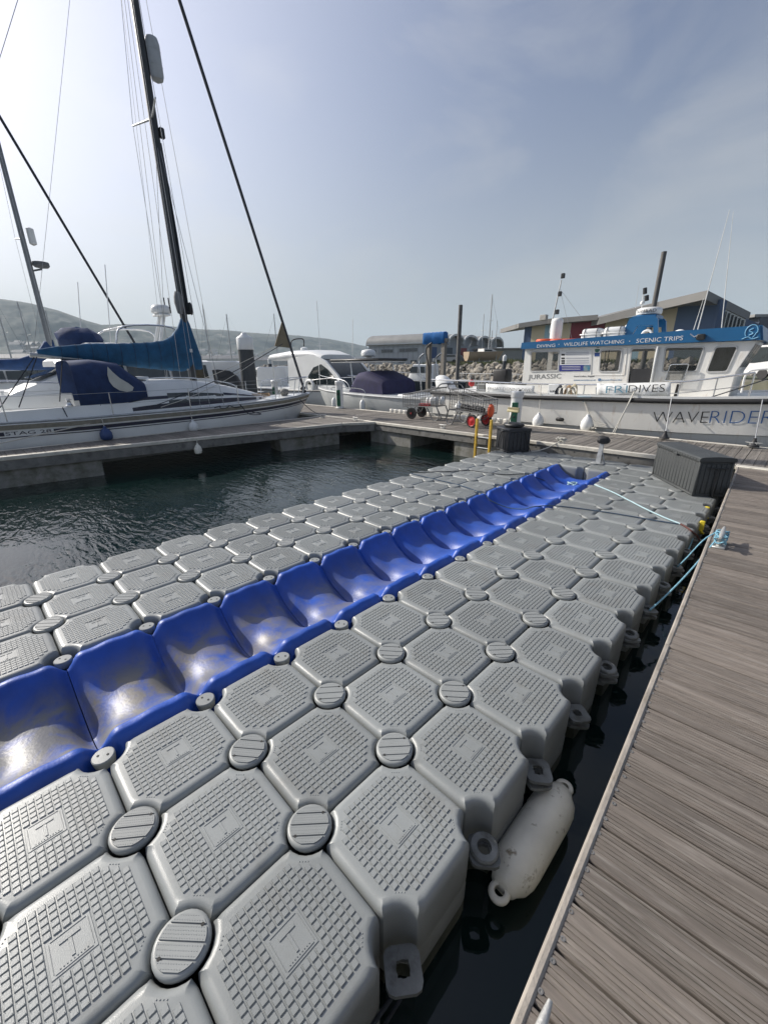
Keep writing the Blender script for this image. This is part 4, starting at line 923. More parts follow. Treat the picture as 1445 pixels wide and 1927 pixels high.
# roof and fascia
roofb = mat('blue_fascia_paint', (.012, .11, .26), .35, var=.08, scale=2)
t0, t1, t2 = Pd(988, 645), Pd(1290, 622), Pd(1424, 613); b0, b1 = Pd(986, 657), Pd(1425, 640)
fx = [V((b0.x-.06, YD-.10, b0.z)), V((b1.x+.05, YD-.10, b1.z)), V((t2.x+.05, YD-.10, t2.z)), V((t1.x, YD-.10, t1.z)), V((t0.x-.06, YD-.10, t0.z))]
mb = MB(); mb.prism(fx, (0, .05, 0)); mb.prism([p+V((0, DW+.15, 0)) for p in fx], (0, .05, 0))
mb.prism([fx[1]+V((.0, .052, 0)), fx[1]+V((0, DW+.148, 0)), fx[2]+V((0, DW+.148, 0)), fx[2]+V((0, .052, 0))], (.04, 0, 0))
mb.build('roof_fascia', roofb, wb, 20)
mb = MB(); mb.prism([fx[0]+V((0, .052, .02)), fx[1]+V((0, .052, .02)), V((fx[2].x, YD-.048, fx[2].z-.10)), fx[3]+V((0, .052, -.05)), fx[4]+V((0, .052, -.03))], (0, DW+.095, 0)); mb.build('roof', white, wb, 20)
def lettering(body, pa, pb, size, Y, m, parent=wb, thin=0, nm='lettering'):
    a, b = ony(Y, *pa), ony(Y, *pb); u = b-a
    return text_mb(body, size, a, u, V((-u.z, 0, u.x)) if u.x > 0 else V((0, 0, 1)), .0015, width=u.length, thin=thin).build(nm, m, parent)
lw = mat('white_lettering', (.75, .75, .74), .5); lg = mat('grey_lettering', (.16, .16, .16), .5); lb = mat('blue_lettering', (.03, .16, .36), .5); lk = mat('black_lettering', (.02, .02, .022), .5); lt = mat('teal_lettering', (.10, .25, .34), .5)
YF = YD-.103
lettering('DIVING', (1009, 654.5), (1043, 652.7), .115, YF, lw, thin=-.0006)
lettering('WILDLIFE WATCHING', (1060, 651.5), (1173, 646), .125, YF, lw, thin=-.0006)
lettering('SCENIC TRIPS', (1195.5, 645.5), (1283, 640), .135, YF, lw, thin=-.0006)
for px in ((1051, 648), (1184, 642)):
    p = ony(YF, *px); MB().lathe([(.012, 0), (.012, .002), (0, .002)], p, (0, -1, 0), 8).build('lettering_dot', lw, wb)
p = ony(YF, 1413, 626); mb = MB()
mb.tube([p+V((.10*math.cos(a)*(.8 if a < 0 else 1), -.001, .13*math.sin(a)+.02)) for a in [R(-60+k*20) for k in range(15)]], .009, 5); mb.tube(spline([p+V((-.13, -.001, -.12)), p+V((-.04, -.001, -.08)), p+V((.04, -.001, -.12)), p+V((.13, -.001, -.09))], 4), .009, 5)
mb.tube(spline([p+V((.02, -.001, .08)), p+V((-.04, -.001, .04)), p+V((.03, -.001, -.01)), p+V((-.03, -.001, -.05))], 4), .012, 5); mb.build('emblem', mat('pale_blue_print', (.18, .42, .62), .5), wb)
lettering('JURASSIC', (994, 713.5), (1056, 712), .18, YD-.006, lg, thin=-.0012)
lettering('David Collins, Skipper', (1079, 709.5), (1118, 709.3), .05, YD-.004, lk)
lettering('jurassicwaverider.co.uk', (1079, 716.3), (1120, 716.2), .045, YD-.004, lb); lettering('JurassicWaverider', (1131, 716.2), (1170, 716), .045, YD-.004, lb)
p = Pd(1127.5, 714.5, -.004); MB().bbox(p, (.06, .004, .06), .008).build('badge', lb, wb); text_mb('f', .06, p+V((-.012, -.004, -.022)), (1, 0, 0), (0, 0, 1), .001).build('lettering', lw, wb)
# information board
p = rrect([(1054, 661), (1112, 659), (1110, 698), (1052, 699)], .003, .005, 1); bd = MB().prism(p, (0, -.006, 0)).build('information_board', white, wb)
p = rrect([(1052.5, 687), (1111, 686.5), (1110, 698), (1052, 698.8)], .011, .004, 1); MB().prism(p, (0, -.003, 0)).build('board_band', mat('deep_blue_print', (.022, .03, .20), .5), bd)
p = rrect([(1098, 687.5), (1110.5, 687.3), (1109.5, 697.5), (1097, 697.8)], .015, .02, 3); MB().prism(p, (0, -.002, 0)).build('board_picture', mat('sea_print', (.05, .20, .30), .5, col2=(.35, .35, .30), scale=9), bd)
mb = MB()
for k, y in enumerate((667.6, 674.4, 679.2, 683.4)):
    p = rrect([(1056, y-1.5), (1062.5, y-1.6), (1062.4, y+1.5), (1055.9, y+1.6)], .010, .004, 1); mb.prism(p, (0, -.002, 0))
mb.build('board_icon', lk, bd)
mb = MB()
for y in (663, 664.6, 667, 668.6, 673.8, 675.2, 678.6, 680, 682.8, 684.2):
    p = rrect([(1065, y-.35), (1108, y-.9), (1108, y-.3), (1065, y+.25)], .010, .001, 1); mb.prism(p, (0, -.002, 0))
mb.build('board_print', mat('grey_print', (.30, .31, .36), .6), bd)
mb = MB()
for y in (689.8, 692.6, 695.4):
    p = rrect([(1057, y-.3), (1092, y-.5), (1092, y+.1), (1057, y+.3)], .0145, .001, 1); mb.prism(p, (0, -.002, 0))
mb.build('board_print', lw, bd)
p = Pd(1123.5, 658.5, -.003); MB().lathe([(.06, 0), (.06, .004), (0, .004)], p, (0, -1, 0), 16).build('round_badge', mat('green_print', (.05, .14, .10), .5), wb)
p = rrect([(1118.5, 664), (1128.5, 663.8), (1128, 670.5), (1118, 670.7)], .003, .004, 1); MB().prism(p, (0, -.004, 0)).build('badge', mat('blue_print', (.02, .06, .22), .5), wb)
# name on the hull
YH = None
def hull_text(body, pa, pb, size, m):
    a, b = ony(11.25, *pa), ony(11.25, *pb); mb = text_mb(body, 1, (0, 0, 0), (1, 0, 0), (0, 0, 1), .001, thin=-.022)
    xs = [v[0] for v in mb.v]; zs_ = [v[2] for v in mb.v]; x0, x1, z0, z1 = min(xs), max(xs), min(zs_), max(zs_); nv = []
    for x, y, z in mb.v:
        k = (x-x0)/(x1-x0); h = (z-z0)/(z1-z0); X_ = a.x+(b.x-a.x)*k; Z_ = a.z+(b.z-a.z)*k+h*size; t = (X_-WX0)/(WX1-WX0); q = whp(t, wz(t)-Z_, .006); nv.append((X_, q.y-(.003 if y < 0 else 0), Z_))
    mb.v = nv; return mb.build('lettering', m, wb)
hull_text('WAVE', (1225, 795.5), (1329, 796.5), .245, lk); hull_text('RIDER', (1332, 796.5), (1452, 798.5), .255, mat('blue_name', (.03, .13, .36), .45))
# rails, banners
rl = MB(); pts = [ony(11.36, x, y) for x, y in ((812, 714), (900, 718), (990, 722), (1100, 724), (1200, 722.5), (1280, 719), (1350, 711), (1420, 701))]
pts = [V((p.x, 11.36 if p.x < 0 else 11.36+.02*p.x, p.z)) for p in pts]; rl.tube(spline(pts, 4), .020, 8)
for p in pts:
    t = (p.x-WX0)/(WX1-WX0); rl.cyl((p.x, p.y, wz(t)-.02), p, .014, n=7)
rl.tube([V((p.x, p.y, p.z-.24)) for p in pts], .010, 6); rl.build('guard_rail', steel, wb)
YR = 11.335
def banner(px, nm):
    c = [ony(YR, *p) for p in px]; n = 18; mb = MB()
    mb.loft([[c[0].lerp(c[1], i/n)+V((0, .012*math.sin(i*1.1), 0)), c[3].lerp(c[2], i/n)+V((0, .03*math.sin(i*.8+1), .008*math.sin(i*1.9)))] for i in range(n+1)], False, False, False)
    o = mb.build('banner', white, wb); md = o.modifiers.new('solid', 'SOLIDIFY'); md.thickness = .004; return o
bn = banner([(1123, 722), (1262, 719), (1260, 748), (1121, 748)], 'a'); bn2 = banner([(914, 722), (1005, 726), (1003, 746), (913, 743)], 'b')
YT = YR-.035
lettering('FRI', (1136, 740), (1176, 739), .25, YT, lt, bn, thin=-.003); lettering('DIVES', (1179, 739), (1247, 737.5), .25, YT, lk, bn, thin=-.003)
lettering('EXTEND YOUR WEEKEND DIVING', (1135, 746.5), (1246, 744.5), .055, YT, lg, bn, thin=-.0015)
lettering('FRIDAY EVENING DIVES', (917, 733), (1001, 737.5), .125, YT-.02, mat('pale_grey_lettering', (.24, .24, .24), .6), bn2, thin=-.001)
lettering('something wild after work', (925, 741), (990, 743.5), .04, YT, mat('pale_print', (.45, .45, .45), .6), bn2) if False else None
# aft deck gear: barrels, winch, locker, line hanks
mb = MB(); mb.cyl((-4.55, 11.75, .95), (-4.55, 12.6, .95), .28, n=16); mb.build('deck_drum', mat('dark_grey_drum', (.07, .07, .072), .6), wb)
mb = MB(); mb.bbox((-5.2, 11.9, 1.05), (1.5, .5, .28), .02); mb.build('deck_locker', mat('grey_locker', (.16, .165, .16), .6), wb)
mb = MB(); mb.bbox(ony(11.34, 1041, 735), (.30, .03, .33), .01); mb.build('dodger_panel', white, wb)
lettering('life', (1033, 738), (1047, 738), .07, 11.318, lk)
for k, (x, y, m) in enumerate(((1062, 733, rope_w), (1070, 734, rope_t), (1080, 732, mat('cream_rope', (.45, .40, .28), .9)), (1053, 734, rope_d), (1076, 738, rope_w))):
    p = ony(11.33, x, y); mb = MB()
    for q in range(5): mb.tube([p+V((.07*math.cos(a)*(1+.1*q), -.012*q, .12*math.sin(a)*(1+.07*q)-.04*q*.5)) for a in [2*math.pi*i/14 for i in range(14)]], .012, 5, closed=True)
    mb.build('rope_hank', m, wb)
mb = MB(); mb.bbox(ony(11.33, 905, 733)+V((0, .3, 0)), (.1, .1, .5), .02); mb.build('davit', black, wb)
mb = MB(); bag(mb, ony(12.6, 887, 721), (.11, .11, .11), 51, 10); mb.build('red_buoy', red, wb, 60)
mb = MB(); mb.bbox(ony(12.9, 945, 707), (.52, .4, .42), .06, seg=2); mb.build('covered_engine', black, wb, 60)
mb = MB(); mb.tube([ony(11.3, x, y) for x, y in ((1121, 729), (1121, 748), (1108, 748))], .012, 6); mb.build('gate_post', steel, wb)
# cleats on the cap
mb = MB(); p = ony(11.2, 1099, 747); mb.bbox(p, (.34, .10, .03), .012); mb.cyl(p+V((0, 0, -.12)), p, .03); mb.build('bollard', mat('pale_blue_metal', (.20, .28, .33), .4, .3), wb)
mb = MB(); mb.bbox(ony(11.22, 1053, 789.5), (.22, .04, .09), .03); mb.build('side_vent', black, wb)
# open side locker right of the banner, its inner shade a flat black plate
p = [ony(YD-.3, x, y) for x, y in ((1273, 723), (1281, 723), (1274, 747), (1266, 748))]; MB().prism(p, (0, .02, 0)).build('side_opening_shade', hole_shade, wb)
# roof gear
YG = 12.5
def G(x, y, Y=YG): return ony(Y, x, y)
p = G(1044, 640); q = G(1046, 603); mb = MB(); mb.lathe([(.15, 0), (.155, .02)]+[(.155+(.006 if k % 2 else 0), .02+.045*k) for k in range(13)]+[(.13, .60), (.05, .62), (0, .625)], (p.x, YG, p.z-.04), n=18); mb.build('roof_canister', white, wb, 50)
for k, x in enumerate((1025, 1050, 1072)):
    p = G(x, 643, 12.2); mb = MB(); n = 16; mb.tube([(p.x+.20*math.cos(2*math.pi*i/n), 12.2+.20*math.sin(2*math.pi*i/n), p.z+.02) for i in range(n)], .05, 8, closed=True); mb.build('lifebuoy', orange, wb, 60)
for k, (x, y) in enumerate(((1116, 630), (1158, 627))):
    p = G(x, y, 12.35); t_ = MB(); t_.bbox((p.x, 12.35, p.z-.06), (.50, .45, .16), .06, seg=3); t_.bbox((p.x, 12.35, p.z+.06), (.48, .43, .17), .07, seg=3); t_.bbox((p.x, 12.35, p.z+.0), (.54, .49, .03), .008); lr = t_.build('liferaft', white, wb, 50)
    mb = MB()
    for s in (-.15, .15): mb.tube([(p.x+s, 12.12, p.z-.14), (p.x+s, 12.11, p.z+.05), (p.x+s, 12.16, p.z+.15), (p.x+s, 12.5, p.z+.15)], .010, 5)
    mb.build('strap', lg, lr)
m0, m1 = G(1037, 612), G(1056, 527); MB().tube([m0+V((-.02, 0, -.2)), m1], [.022, .016], 8).build('signal_mast', alu, wb)
for x, y in ((1059, 519), (1053, 553), (1048, 587)):
    p = G(x, y); mb = MB(); mb.bbox(p, (.09, .09, .12), .012); mb.tube([p, p+V((-.06, 0, -.06))], .01, 5); mb.build('mast_light', blackp, wb)
MB().tube([G(1054, 545), G(1095, 600)], .004, 4).build('stay', wire, wb); MB().tube([G(1056, 556), G(1076, 640)], .004, 4).build('stay', wire, wb)
# radar arch
def arch_poly(Y): return [ony(Y, x, y) for x, y in ((1166, 636), (1184, 600), (1192, 595), (1233, 595), (1237, 600), (1237, 634), (1229, 634), (1228, 612), (1199, 612), (1186, 634))]
A1 = arch_poly(12.25); A2 = [V((p.x, 12.33, p.z)) for p in A1]; mb = MB(); mb.prism(A1, (0, .09, 0)); A3 = [V((p.x, 13.05, p.z)) for p in A1]; mb.prism(A3, (0, .09, 0))
zt = A1[2].z; mb.bbox(((A1[2].x+A1[3].x)/2, 12.70, zt-.025), (A1[3].x-A1[2].x-.02, .70, .10), .02); mb.build('radar_arch', roofb, wb, 40)
p = ony(12.45, 1217, 587); mb = MB(); mb.lathe([(.20, -.09), (.275, -.07), (.285, 0), (.27, .06), (.2, .085), (0, .09)], (p.x, 12.62, p.z+.02), n=24); mb.build('radar_dome', white, wb, 60)
text_mb('SIMRAD', .10, (p.x-.20, 12.325, p.z-.02), (1, 0, 0), (0, 0, 1), .002, width=.42).build('lettering', lk, wb)
mb = MB(); mb.tube([G(1206, 585), G(1209, 560), G(1212, 545)], .012, 6); bag(mb, G(1208, 570), (.05, .05, .05), 61, 8); mb.build('aerial_post', white, wb)
mb = MB(); mb.cyl(G(1213, 553), G(1213, 542), .045, n=10); mb.cyl(G(1216, 566), G(1216, 556), .05, n=10); mb.build('mast_light', blackp, wb)
p = ony(12.6, 1180, 622); mb = MB(); bag(mb, p, (.10, .10, .14), 62, 10); mb.build('horn_speaker', white, wb, 60)
mb = MB(); n = 14; p = ony(12.2, 1216, 631); mb.tube([p+V((.11*math.cos(2*math.pi*i/n), 0, .11*math.sin(2*math.pi*i/n))) for i in range(n)], .03, 7, closed=True); mb.build('ring_vent', white, wb, 60)
for a_, b_, r in (((1309, 632), (1372, 395), .014), ((1357, 617), (1379, 398), .011), ((1303, 625), (1323, 562), .010), ((1195, 580), (1203, 528), .006)):
    MB().tube([ony(12.0, *a_), ony(12.0, *b_)], [r, r*.4], 6).build('whip_aerial', mat('white_aerial', (.62, .63, .62), .5), wb)
mb = MB(); mb.bbox(ony(11.78, 1318, 634), (.16, .10, .12), .02); mb.build('floodlight', blackp, wb)
mb = MB(); mb.tube([ony(11.78, x, y) for x, y in ((1298, 628), (1305, 634), (1315, 630), (1312, 637))], .015, 5); mb.build('aerial_bracket', steel, wb)
p = ony(12.2, 1278, 627); mb = MB(); mb.lathe([(.10, -.03), (.12, .0), (.10, .05), (.04, .08), (0, .085)], p, n=14); mb.build('roof_vent', white, wb, 60)
# foredeck gear
mb = MB()
for k in range(5): 
    q = V((1.2+.22*k, 11.75+.1*k, 1.25)); mb.tube([q+V((.12*math.cos(a), .02*k, .2*math.sin(a))) for a in [2*math.pi*i/12 for i in range(12)]], .02, 5, closed=True)
mb.build('rope_hank', rope_t, wb)
mb = MB(); mb.tube(spline([(.55, 11.75, 1.15), (.55, 11.75, 1.52), (.75, 11.75, 1.62), (1.6, 11.85, 1.66), (2.8, 12.1, 1.75)], 4), .02, 7); mb.tube([(1.6, 11.85, 1.1), (1.6, 11.85, 1.66)], .016, 6); mb.build('bow_rail', white, wb)
settle(wb, (-1.5, YB, WZ))
# fenders and lines of the tour boat
def rope(a, b, r, m, label, s=.05, cat='rope'): return MB().tube(sag(a, b, s), r, 6).build('mooring_rope', m, label=label, cat=cat)
p = ony(11.02, 1010, 803); small_fender('hull_fender', (p.x, 11.05, p.z-.02), .15, .37, white, 'white pear fender hanging below the grey drum of the tour boat', top=ony(11.3, 1018, 722), group='fenders on the tour boat')
p = ony(11.02, 1101, 810); small_fender('hull_fender', (p.x, 11.05, p.z-.02), .15, .39, white, 'white pear fender hanging under the bollard of the tour boat', top=ony(11.2, 1098, 752), group='fenders on the tour boat')
p = ony(11.02, 860, 780); small_fender('hull_fender', (p.x, 11.08, p.z), .16, .38, white, 'white pear fender hanging between the two trolleys', top=ony(11.35, 860, 717), group='fenders on the tour boat')
for (x, y), lab in (((1249, 825), 'black cone fender beside the first letters of the hull name'), ((1416, 840), 'black cone fender at the cleat by the right edge')):
    p = onz(x, y, DZ+.03); p.y = min(p.y, 10.98); t = thing('cone_fender', lab, 'fender', group='black cone fenders'); MB().lathe([(.10, 0), (.095, .02), (.075, .035), (.03, .12), (.026, .16), (0, .165)], p, n=14).build('cone', black, t); MB().tube([p+V((0, 0, .15)), ony(11.2, x+(14 if x < 1300 else 18), 748 if x < 1300 else 752)], .010, 6).build('lanyard', wire, t); settle(t, p)
rope(ony(11.2, 1193, 737), onz(1152, 815, DZ+.04), .014, rope_w, 'pale line slanting from the boat rail to the walkway left of the hull name', .03)
rope(ony(11.2, 1192, 737), onz(1156, 814, DZ+.04), .012, rope_w, 'second pale line beside the first from the boat rail to the walkway', .0)
rope(ony(11.25, 1440, 714), onz(1128, 803, DZ+.06), .012, rope_d, 'long dark line from the boat bow across the hull name', .06)
rope(ony(11.2, 1098, 750), onz(1118, 806, DZ+.05), .016, rope_w, 'thick white line from the bollard down to the walkway edge', .0)
rope(ony(11.2, 1098, 750), ony(11.3, 1064, 745), .012, rope_w, 'white line looping from the bollard back to the rail', .06)
MB().tube(spline([ony(11.05, x, y) for x, y in ((1103, 765), (1112, 785), (1125, 796), (1140, 799), (1130, 803))], 5), .010, 6).build('mooring_rope', rope_w, label='slack white line curling beside the bollard fender', cat='rope')
pts = [onz(1117+4*math.sin(k*1.3), 805+2*math.cos(k*1.7), DZ+.03+.05*(k % 3)) for k in range(12)]; MB().tube(spline(pts, 3), .012, 6).build('rope_knot', rope_w, label='heap of white rope on the walkway edge beside the bollard fender', cat='rope')
# ================================================================== the harbour beyond
FWH = V((-math.sin(YAW), math.cos(YAW), 0))
def pt(px, py, D): d = ray(px, py); return CAM+d*(D/d.dot(FWH))
def ptz(px, D, z): d = ray(px, 690); p = CAM+d*(D/d.dot(FWH)); return V((p.x, p.y, z))
def at_z(px, py, D): return pt(px, py, D).z
# ------------------------------------------------------------------ generic motor boat
def motor_boat(name, label, p, head, Ln, beam, hullm, fb=.9, cabin=None, group=None, extra=None):
    """hull along local +x (bow), cabin = (x0, x1, z1, window material)"""
    t = thing(name, label, 'motor boat', group=group)
    def hp(k, d, s, out=0):
        b = np.interp(k, [0, .2, .5, .75, .9, 1], [.88, .97, 1, .82, .48, .03])*beam/2; q = min(1, d/(fb+.35)); x = -Ln/2+Ln*k-max(0, k-.7)/.3*d*.7
        return V((x, s*(b*(1-.06*q-.6*q**3)+out), fb+.12*k*k*1.6-d))
    mb = MB(); Dd = [0, .12, fb*.5, fb*.8, fb, fb+.3]
    mb.loft([[hp(i/24, d, 1) for d in Dd]+[hp(i/24, d, -1) for d in reversed(Dd)] for i in range(25)]); mb.build('hull', hullm, t, 40)
    mb = MB()
    for s in (1, -1): mb.tube([hp(i/24, .05, s, .01) for i in range(25)], .03, 6)
    mb.build('rubbing_band', blackp if hullm is white else white, t)
    mb = MB()
    for s in (1, -1): mb.tube(spline([hp(k, -.02, s, -.08)+V((0, 0, h)) for k, h in ((.5, .1), (.56, .42), (.75, .5), (.92, .52), (.985, .5))], 4), .016, 6)
    for k in (.6, .75, .9):
        for s in (1, -1): mb.cyl(hp(k, 0, s, -.08), hp(k, -.02, s, -.08)+V((0, 0, .46)), .012, n=6)
    mb.build('bow_rail', steel, t)
    if cabin:
        x0, x1, z1, rk = cabin; w0 = beam*.36; L_ = Ln
        xs = [(x0, fb+.02, z1-.05, w0, w0*.9), (x0+.05, fb+.02, z1, w0, w0*.9), (x1-rk, fb+.05, z1, w0*.95, w0*.85), (x1, fb+.12, fb+.30, w0*.7, w0*.6)]
        rings = []
        for x, zb_, zt_, wb_, wt_ in xs:
            rings.append([V((x, wb_, zb_)), V((x, wb_*.99, zb_+(zt_-zb_)*.4)), V((x, wt_, zt_-.06)), V((x, wt_*.8, zt_)), V((x, -wt_*.8, zt_)), V((x, -wt_, zt_-.06)), V((x, -wb_*.99, zb_+(zt_-zb_)*.4)), V((x, -wb_, zb_))])
        mb = MB(); mb.loft(rings); mb.build('cabin', white, t, 30)
        zA, zB = fb+(z1-fb)*.48, fb+(z1-fb)*.86
        for s in (1, -1):
            n = 3; xa, xb = x0+.15, x1-rk*.75
            for i in range(n):
                a = xa+(xb-xa)*i/n+.03; b = xa+(xb-xa)*(i+1)/n-.03
                P = [V((a, 0, zA)), V((b+(rk*.25 if i == n-1 else 0), 0, zA)), V((b, 0, zB)), V((a+.03, 0, zB))]
                for q in P: 
                    f = (q.z-fb)/(z1-fb); q.y = s*(w0*.99+(w0*.9-w0*.99)*max(0, (f-.4)/.55)+.004)
                MB().prism(P, (0, s*.012, 0)).build('window', glass, t)
        # windscreen
        P = [V((x1-rk*.93, w0*.70, z1-.10)), V((x1-rk*.93, -w0*.70, z1-.10)), V((x1-rk*.28, -w0*.62, fb+.02+(z1-fb)*.52)), V((x1-rk*.28, w0*.62, fb+.02+(z1-fb)*.52))]
        dn = (P[1]-P[0]).cross(P[2]-P[0]).normalized(); dn = dn if dn.z > 0 else -dn
        MB().prism([q+dn*.03 for q in P], dn*.02).build('windscreen', glass, t)
    if extra: extra(t, hp)
    t.location = p; t.rotation_euler = (0, 0, head); return t
W0 = WZ
# --- boat under the indigo cover
cx_, cy_ = -11.9, 12.75
shaded_hull = mat('shaded_white_hull', (.50, .52, .52), .35, var=.05)  # white hull, greyed to put the shade on its side into the colour
def ex_rib(t, hp):
    inv = lambda p: V(((cx_-p.x), (cy_-p.y), p.z-W0))        # heading pi
    C_ = [(1.35, .95), (1.0, 1.95), (.55, 2.0), (.2, 1.85), (-.9, 1.62), (-1.6, 1.55), (-1.7, .95)]
    mb = MB(); rings = []
    for x, z in ((.42, .98), (.30, 1.30), (-.10, 1.90), (-.18, 1.96), (-.65, 2.02), (-.75, 1.98), (-1.55, 1.70), (-1.63, 1.64), (-1.68, 1.0)):
        rings.append([V((x+.02*math.sin(i*2.1), (1.02+.02*math.sin(i*1.7+x*9))*math.copysign(abs(math.cos(a))**.25, math.cos(a)), .95+(z-.95)*abs(math.sin(a))**.28)) for i, a in [(i, math.pi*i/14) for i in range(15)]])
    mb.loft(rings, True, True); mb.build('canvas_cover', purple, t, 25)
    mb = MB(); mb.bbox((.2, 0, 2.44), (3.1, 1.7, .10), .04); mb.build('hardtop', blackp, t); mb = MB(); mb.bbox((.2, 0, 2.365), (3.0, 1.6, .05), .02); mb.build('hardtop_lining', white, t)
    mb = MB()
    for x in (.5, -.6):
        for s in (1, -1): MB().tube([(x-.25, s*.75, .9), (x, s*.7, 2.36)], .03, 8).build('hardtop_post', steel, t)
    mb = MB(); mb.lathe([(.22, 0), (.30, .03), (.31, .14), (.27, .24), (.1, .28), (0, .28)], (.14, 0, 2.58), n=18); mb.cyl((.14, 0, 2.48), (.14, 0, 2.60), .12); mb.build('radar_dome', white, t, 60)
    MB().tube([(.6, .5, 2.48), (.5, .5, 4.0)], .010, 5).build('whip_aerial', white, t)
    mb = MB(); mb.bbox((-2.85, 0, 1.05), (.9, 2.0, .26), .06); mb.build('aft_bench', white, t)
    # outboard
    mb = MB(); rings = []
    for z, w_, x0, x1 in ((.85, .20, -4.28, -3.78), (1.0, .26, -4.46, -3.72), (1.35, .27, -4.42, -3.62), (1.62, .25, -4.20, -3.55), (1.80, .18, -3.98, -3.55), (1.86, .06, -3.85, -3.65)):
        c = (x0+x1)/2; hl = (x1-x0)/2; rings.append([V((c+hl*math.copysign(abs(math.cos(a))**.7, math.cos(a)), w_*math.copysign(abs(math.sin(a))**.7, math.sin(a)), z)) for a in [2*math.pi*i/16 for i in range(16)]])
    mb.loft(rings); ob = mb.build('outboard', white, t, 60); mb = MB(); mb.bbox((-4.05, 0, .4), (.22, .2, 1.0), .04); mb.build('outboard_leg', white, ob)
    for x in (.9, -.9): 
        mb = MB(); mb.lathe([(.02, 0), (.10, .04), (.11, .2), (.11, .4), (.05, .5), (.02, .52)], (x, 1.36, .42), n=12); mb.tube([(x, 1.36, .9), (x, 1.28, 1.1)], .01, 5); mb.build('fender', white, t)
    mb = MB(); mb.tube(spline([(1.4, .9, 1.1), (1.3, 1.1, 1.32), (-.6, 1.15, 1.32), (-.9, 1.15, 1.05)], 4), .018, 6); mb.build('grab_rail', steel, t)
motor_boat('open_motor_boat', 'open white motor boat with an indigo cover and a dark hardtop', (cx_, cy_, W0), math.pi, 7.4, 2.5, shaded_hull, 1.12, None, extra=ex_rib)
# --- pilothouse boat behind it
def ex_pilot(t, hp):
    sec = [(-3.6, 2.55, 2.75, 1.0), (-3.3, 2.5, 2.86, 1.12), (-1.5, 2.5, 3.0, 1.2), (.2, 2.5, 2.98, 1.18), (1.1, 2.4, 2.75, 1.1)]
    mb = MB(); mb.loft([[V((x, w_*math.copysign(abs(math.cos(a))**.5, math.cos(a)), (za+zb_)/2+(zb_-za)/2*math.copysign(abs(math.sin(a))**.6, math.sin(a)))) for a in [2*math.pi*i/14 for i in range(14)]] for x, za, zb_, w_ in sec]); mb.build('hardtop', white, t, 60)
    prof = [(-1.6, .95), (-1.5, 2.55), (.6, 2.75), (1.5, 2.45), (2.3, 1.85), (2.9, 1.25), (3.0, .95)]
    for s in (1, -1):
        mb = MB(); mb.prism([(x, s*1.08, z) for x, z in prof], (0, s*.10, 0)); mb.build('cabin_side', white, t)
        P = [(.1, 1.35), (.15, 1.75), (.6, 2.15), (1.2, 2.30), (1.7, 2.05), (2.25, 1.62), (2.5, 1.36)]; MB().prism([(x, s*1.185, z) for x, z in P], (0, s*.012, 0)).build('window', glass, t)
        MB().bbox((1.05, s*1.20, 1.83), (.04, .02, .95), .005).build('window_post', white, t)
    mb = MB(); mb.prism([(.6, 0, 2.7), (1.5, 0, 2.42), (2.9, 0, 1.22), (2.95, 0, .98), (.6, 0, .98)], (0, 1.07, 0)); mb.prism([(.6, 0, 2.7), (1.5, 0, 2.42), (2.9, 0, 1.22), (2.95, 0, .98), (.6, 0, .98)], (0, -1.07, 0)); mb.build('front', glass, t)
    mb = MB(); mb.bbox((-1.62, 0, 1.7), (.05, 2.1, 1.6), .01); bk = mb.build('bulkhead', mat('beige_interior', (.32, .28, .22), .6), t)
    for y in (-.5, .1, .6): MB().bbox((-1.66, y, 1.75), (.03, .40, 1.25), .01).build('door_panel', glass, bk)
    for s in (1, -1): MB().tube([(-3.2, s*.95, .9), (-3.3, s*.95, 2.6)], .035, 8).build('hardtop_post', white, t)
    mb = MB(); mb.tube(spline([(-2.2, .4, 3.0), (-2.1, .4, 3.5), (-1.8, 0, 3.6), (-2.1, -.4, 3.5), (-2.2, -.4, 3.0)], 4), .03, 7); mb.build('aerial_hoop', black, t)
    mb = MB(); mb.lathe([(.15, 0), (.2, .03), (.18, .14), (0, .2)], (-1.6, 0, 3.0), n=14); mb.build('satellite_dome', white, t, 60)
    MB().tube([(-1.0, .6, 2.98), (-1.05, .6, 5.4)], .012, 5).build('whip_aerial', white, t)
    mb = MB(); n = 18; mb.tube([(.4+.30*math.cos(2*math.pi*i/n), -1.32, 1.25+.30*math.sin(2*math.pi*i/n)) for i in range(n)], .08, 8, closed=True); mb.build('lifebuoy', white, t, 60)
p = pt(600, 700, 23); motor_boat('pilothouse_boat', 'white pilothouse boat with a curved side window behind the indigo covered boat', (p.x+.5, p.y, W0), math.radians(2), 9.0, 2.9, white, 1.05, None, extra=ex_pilot)
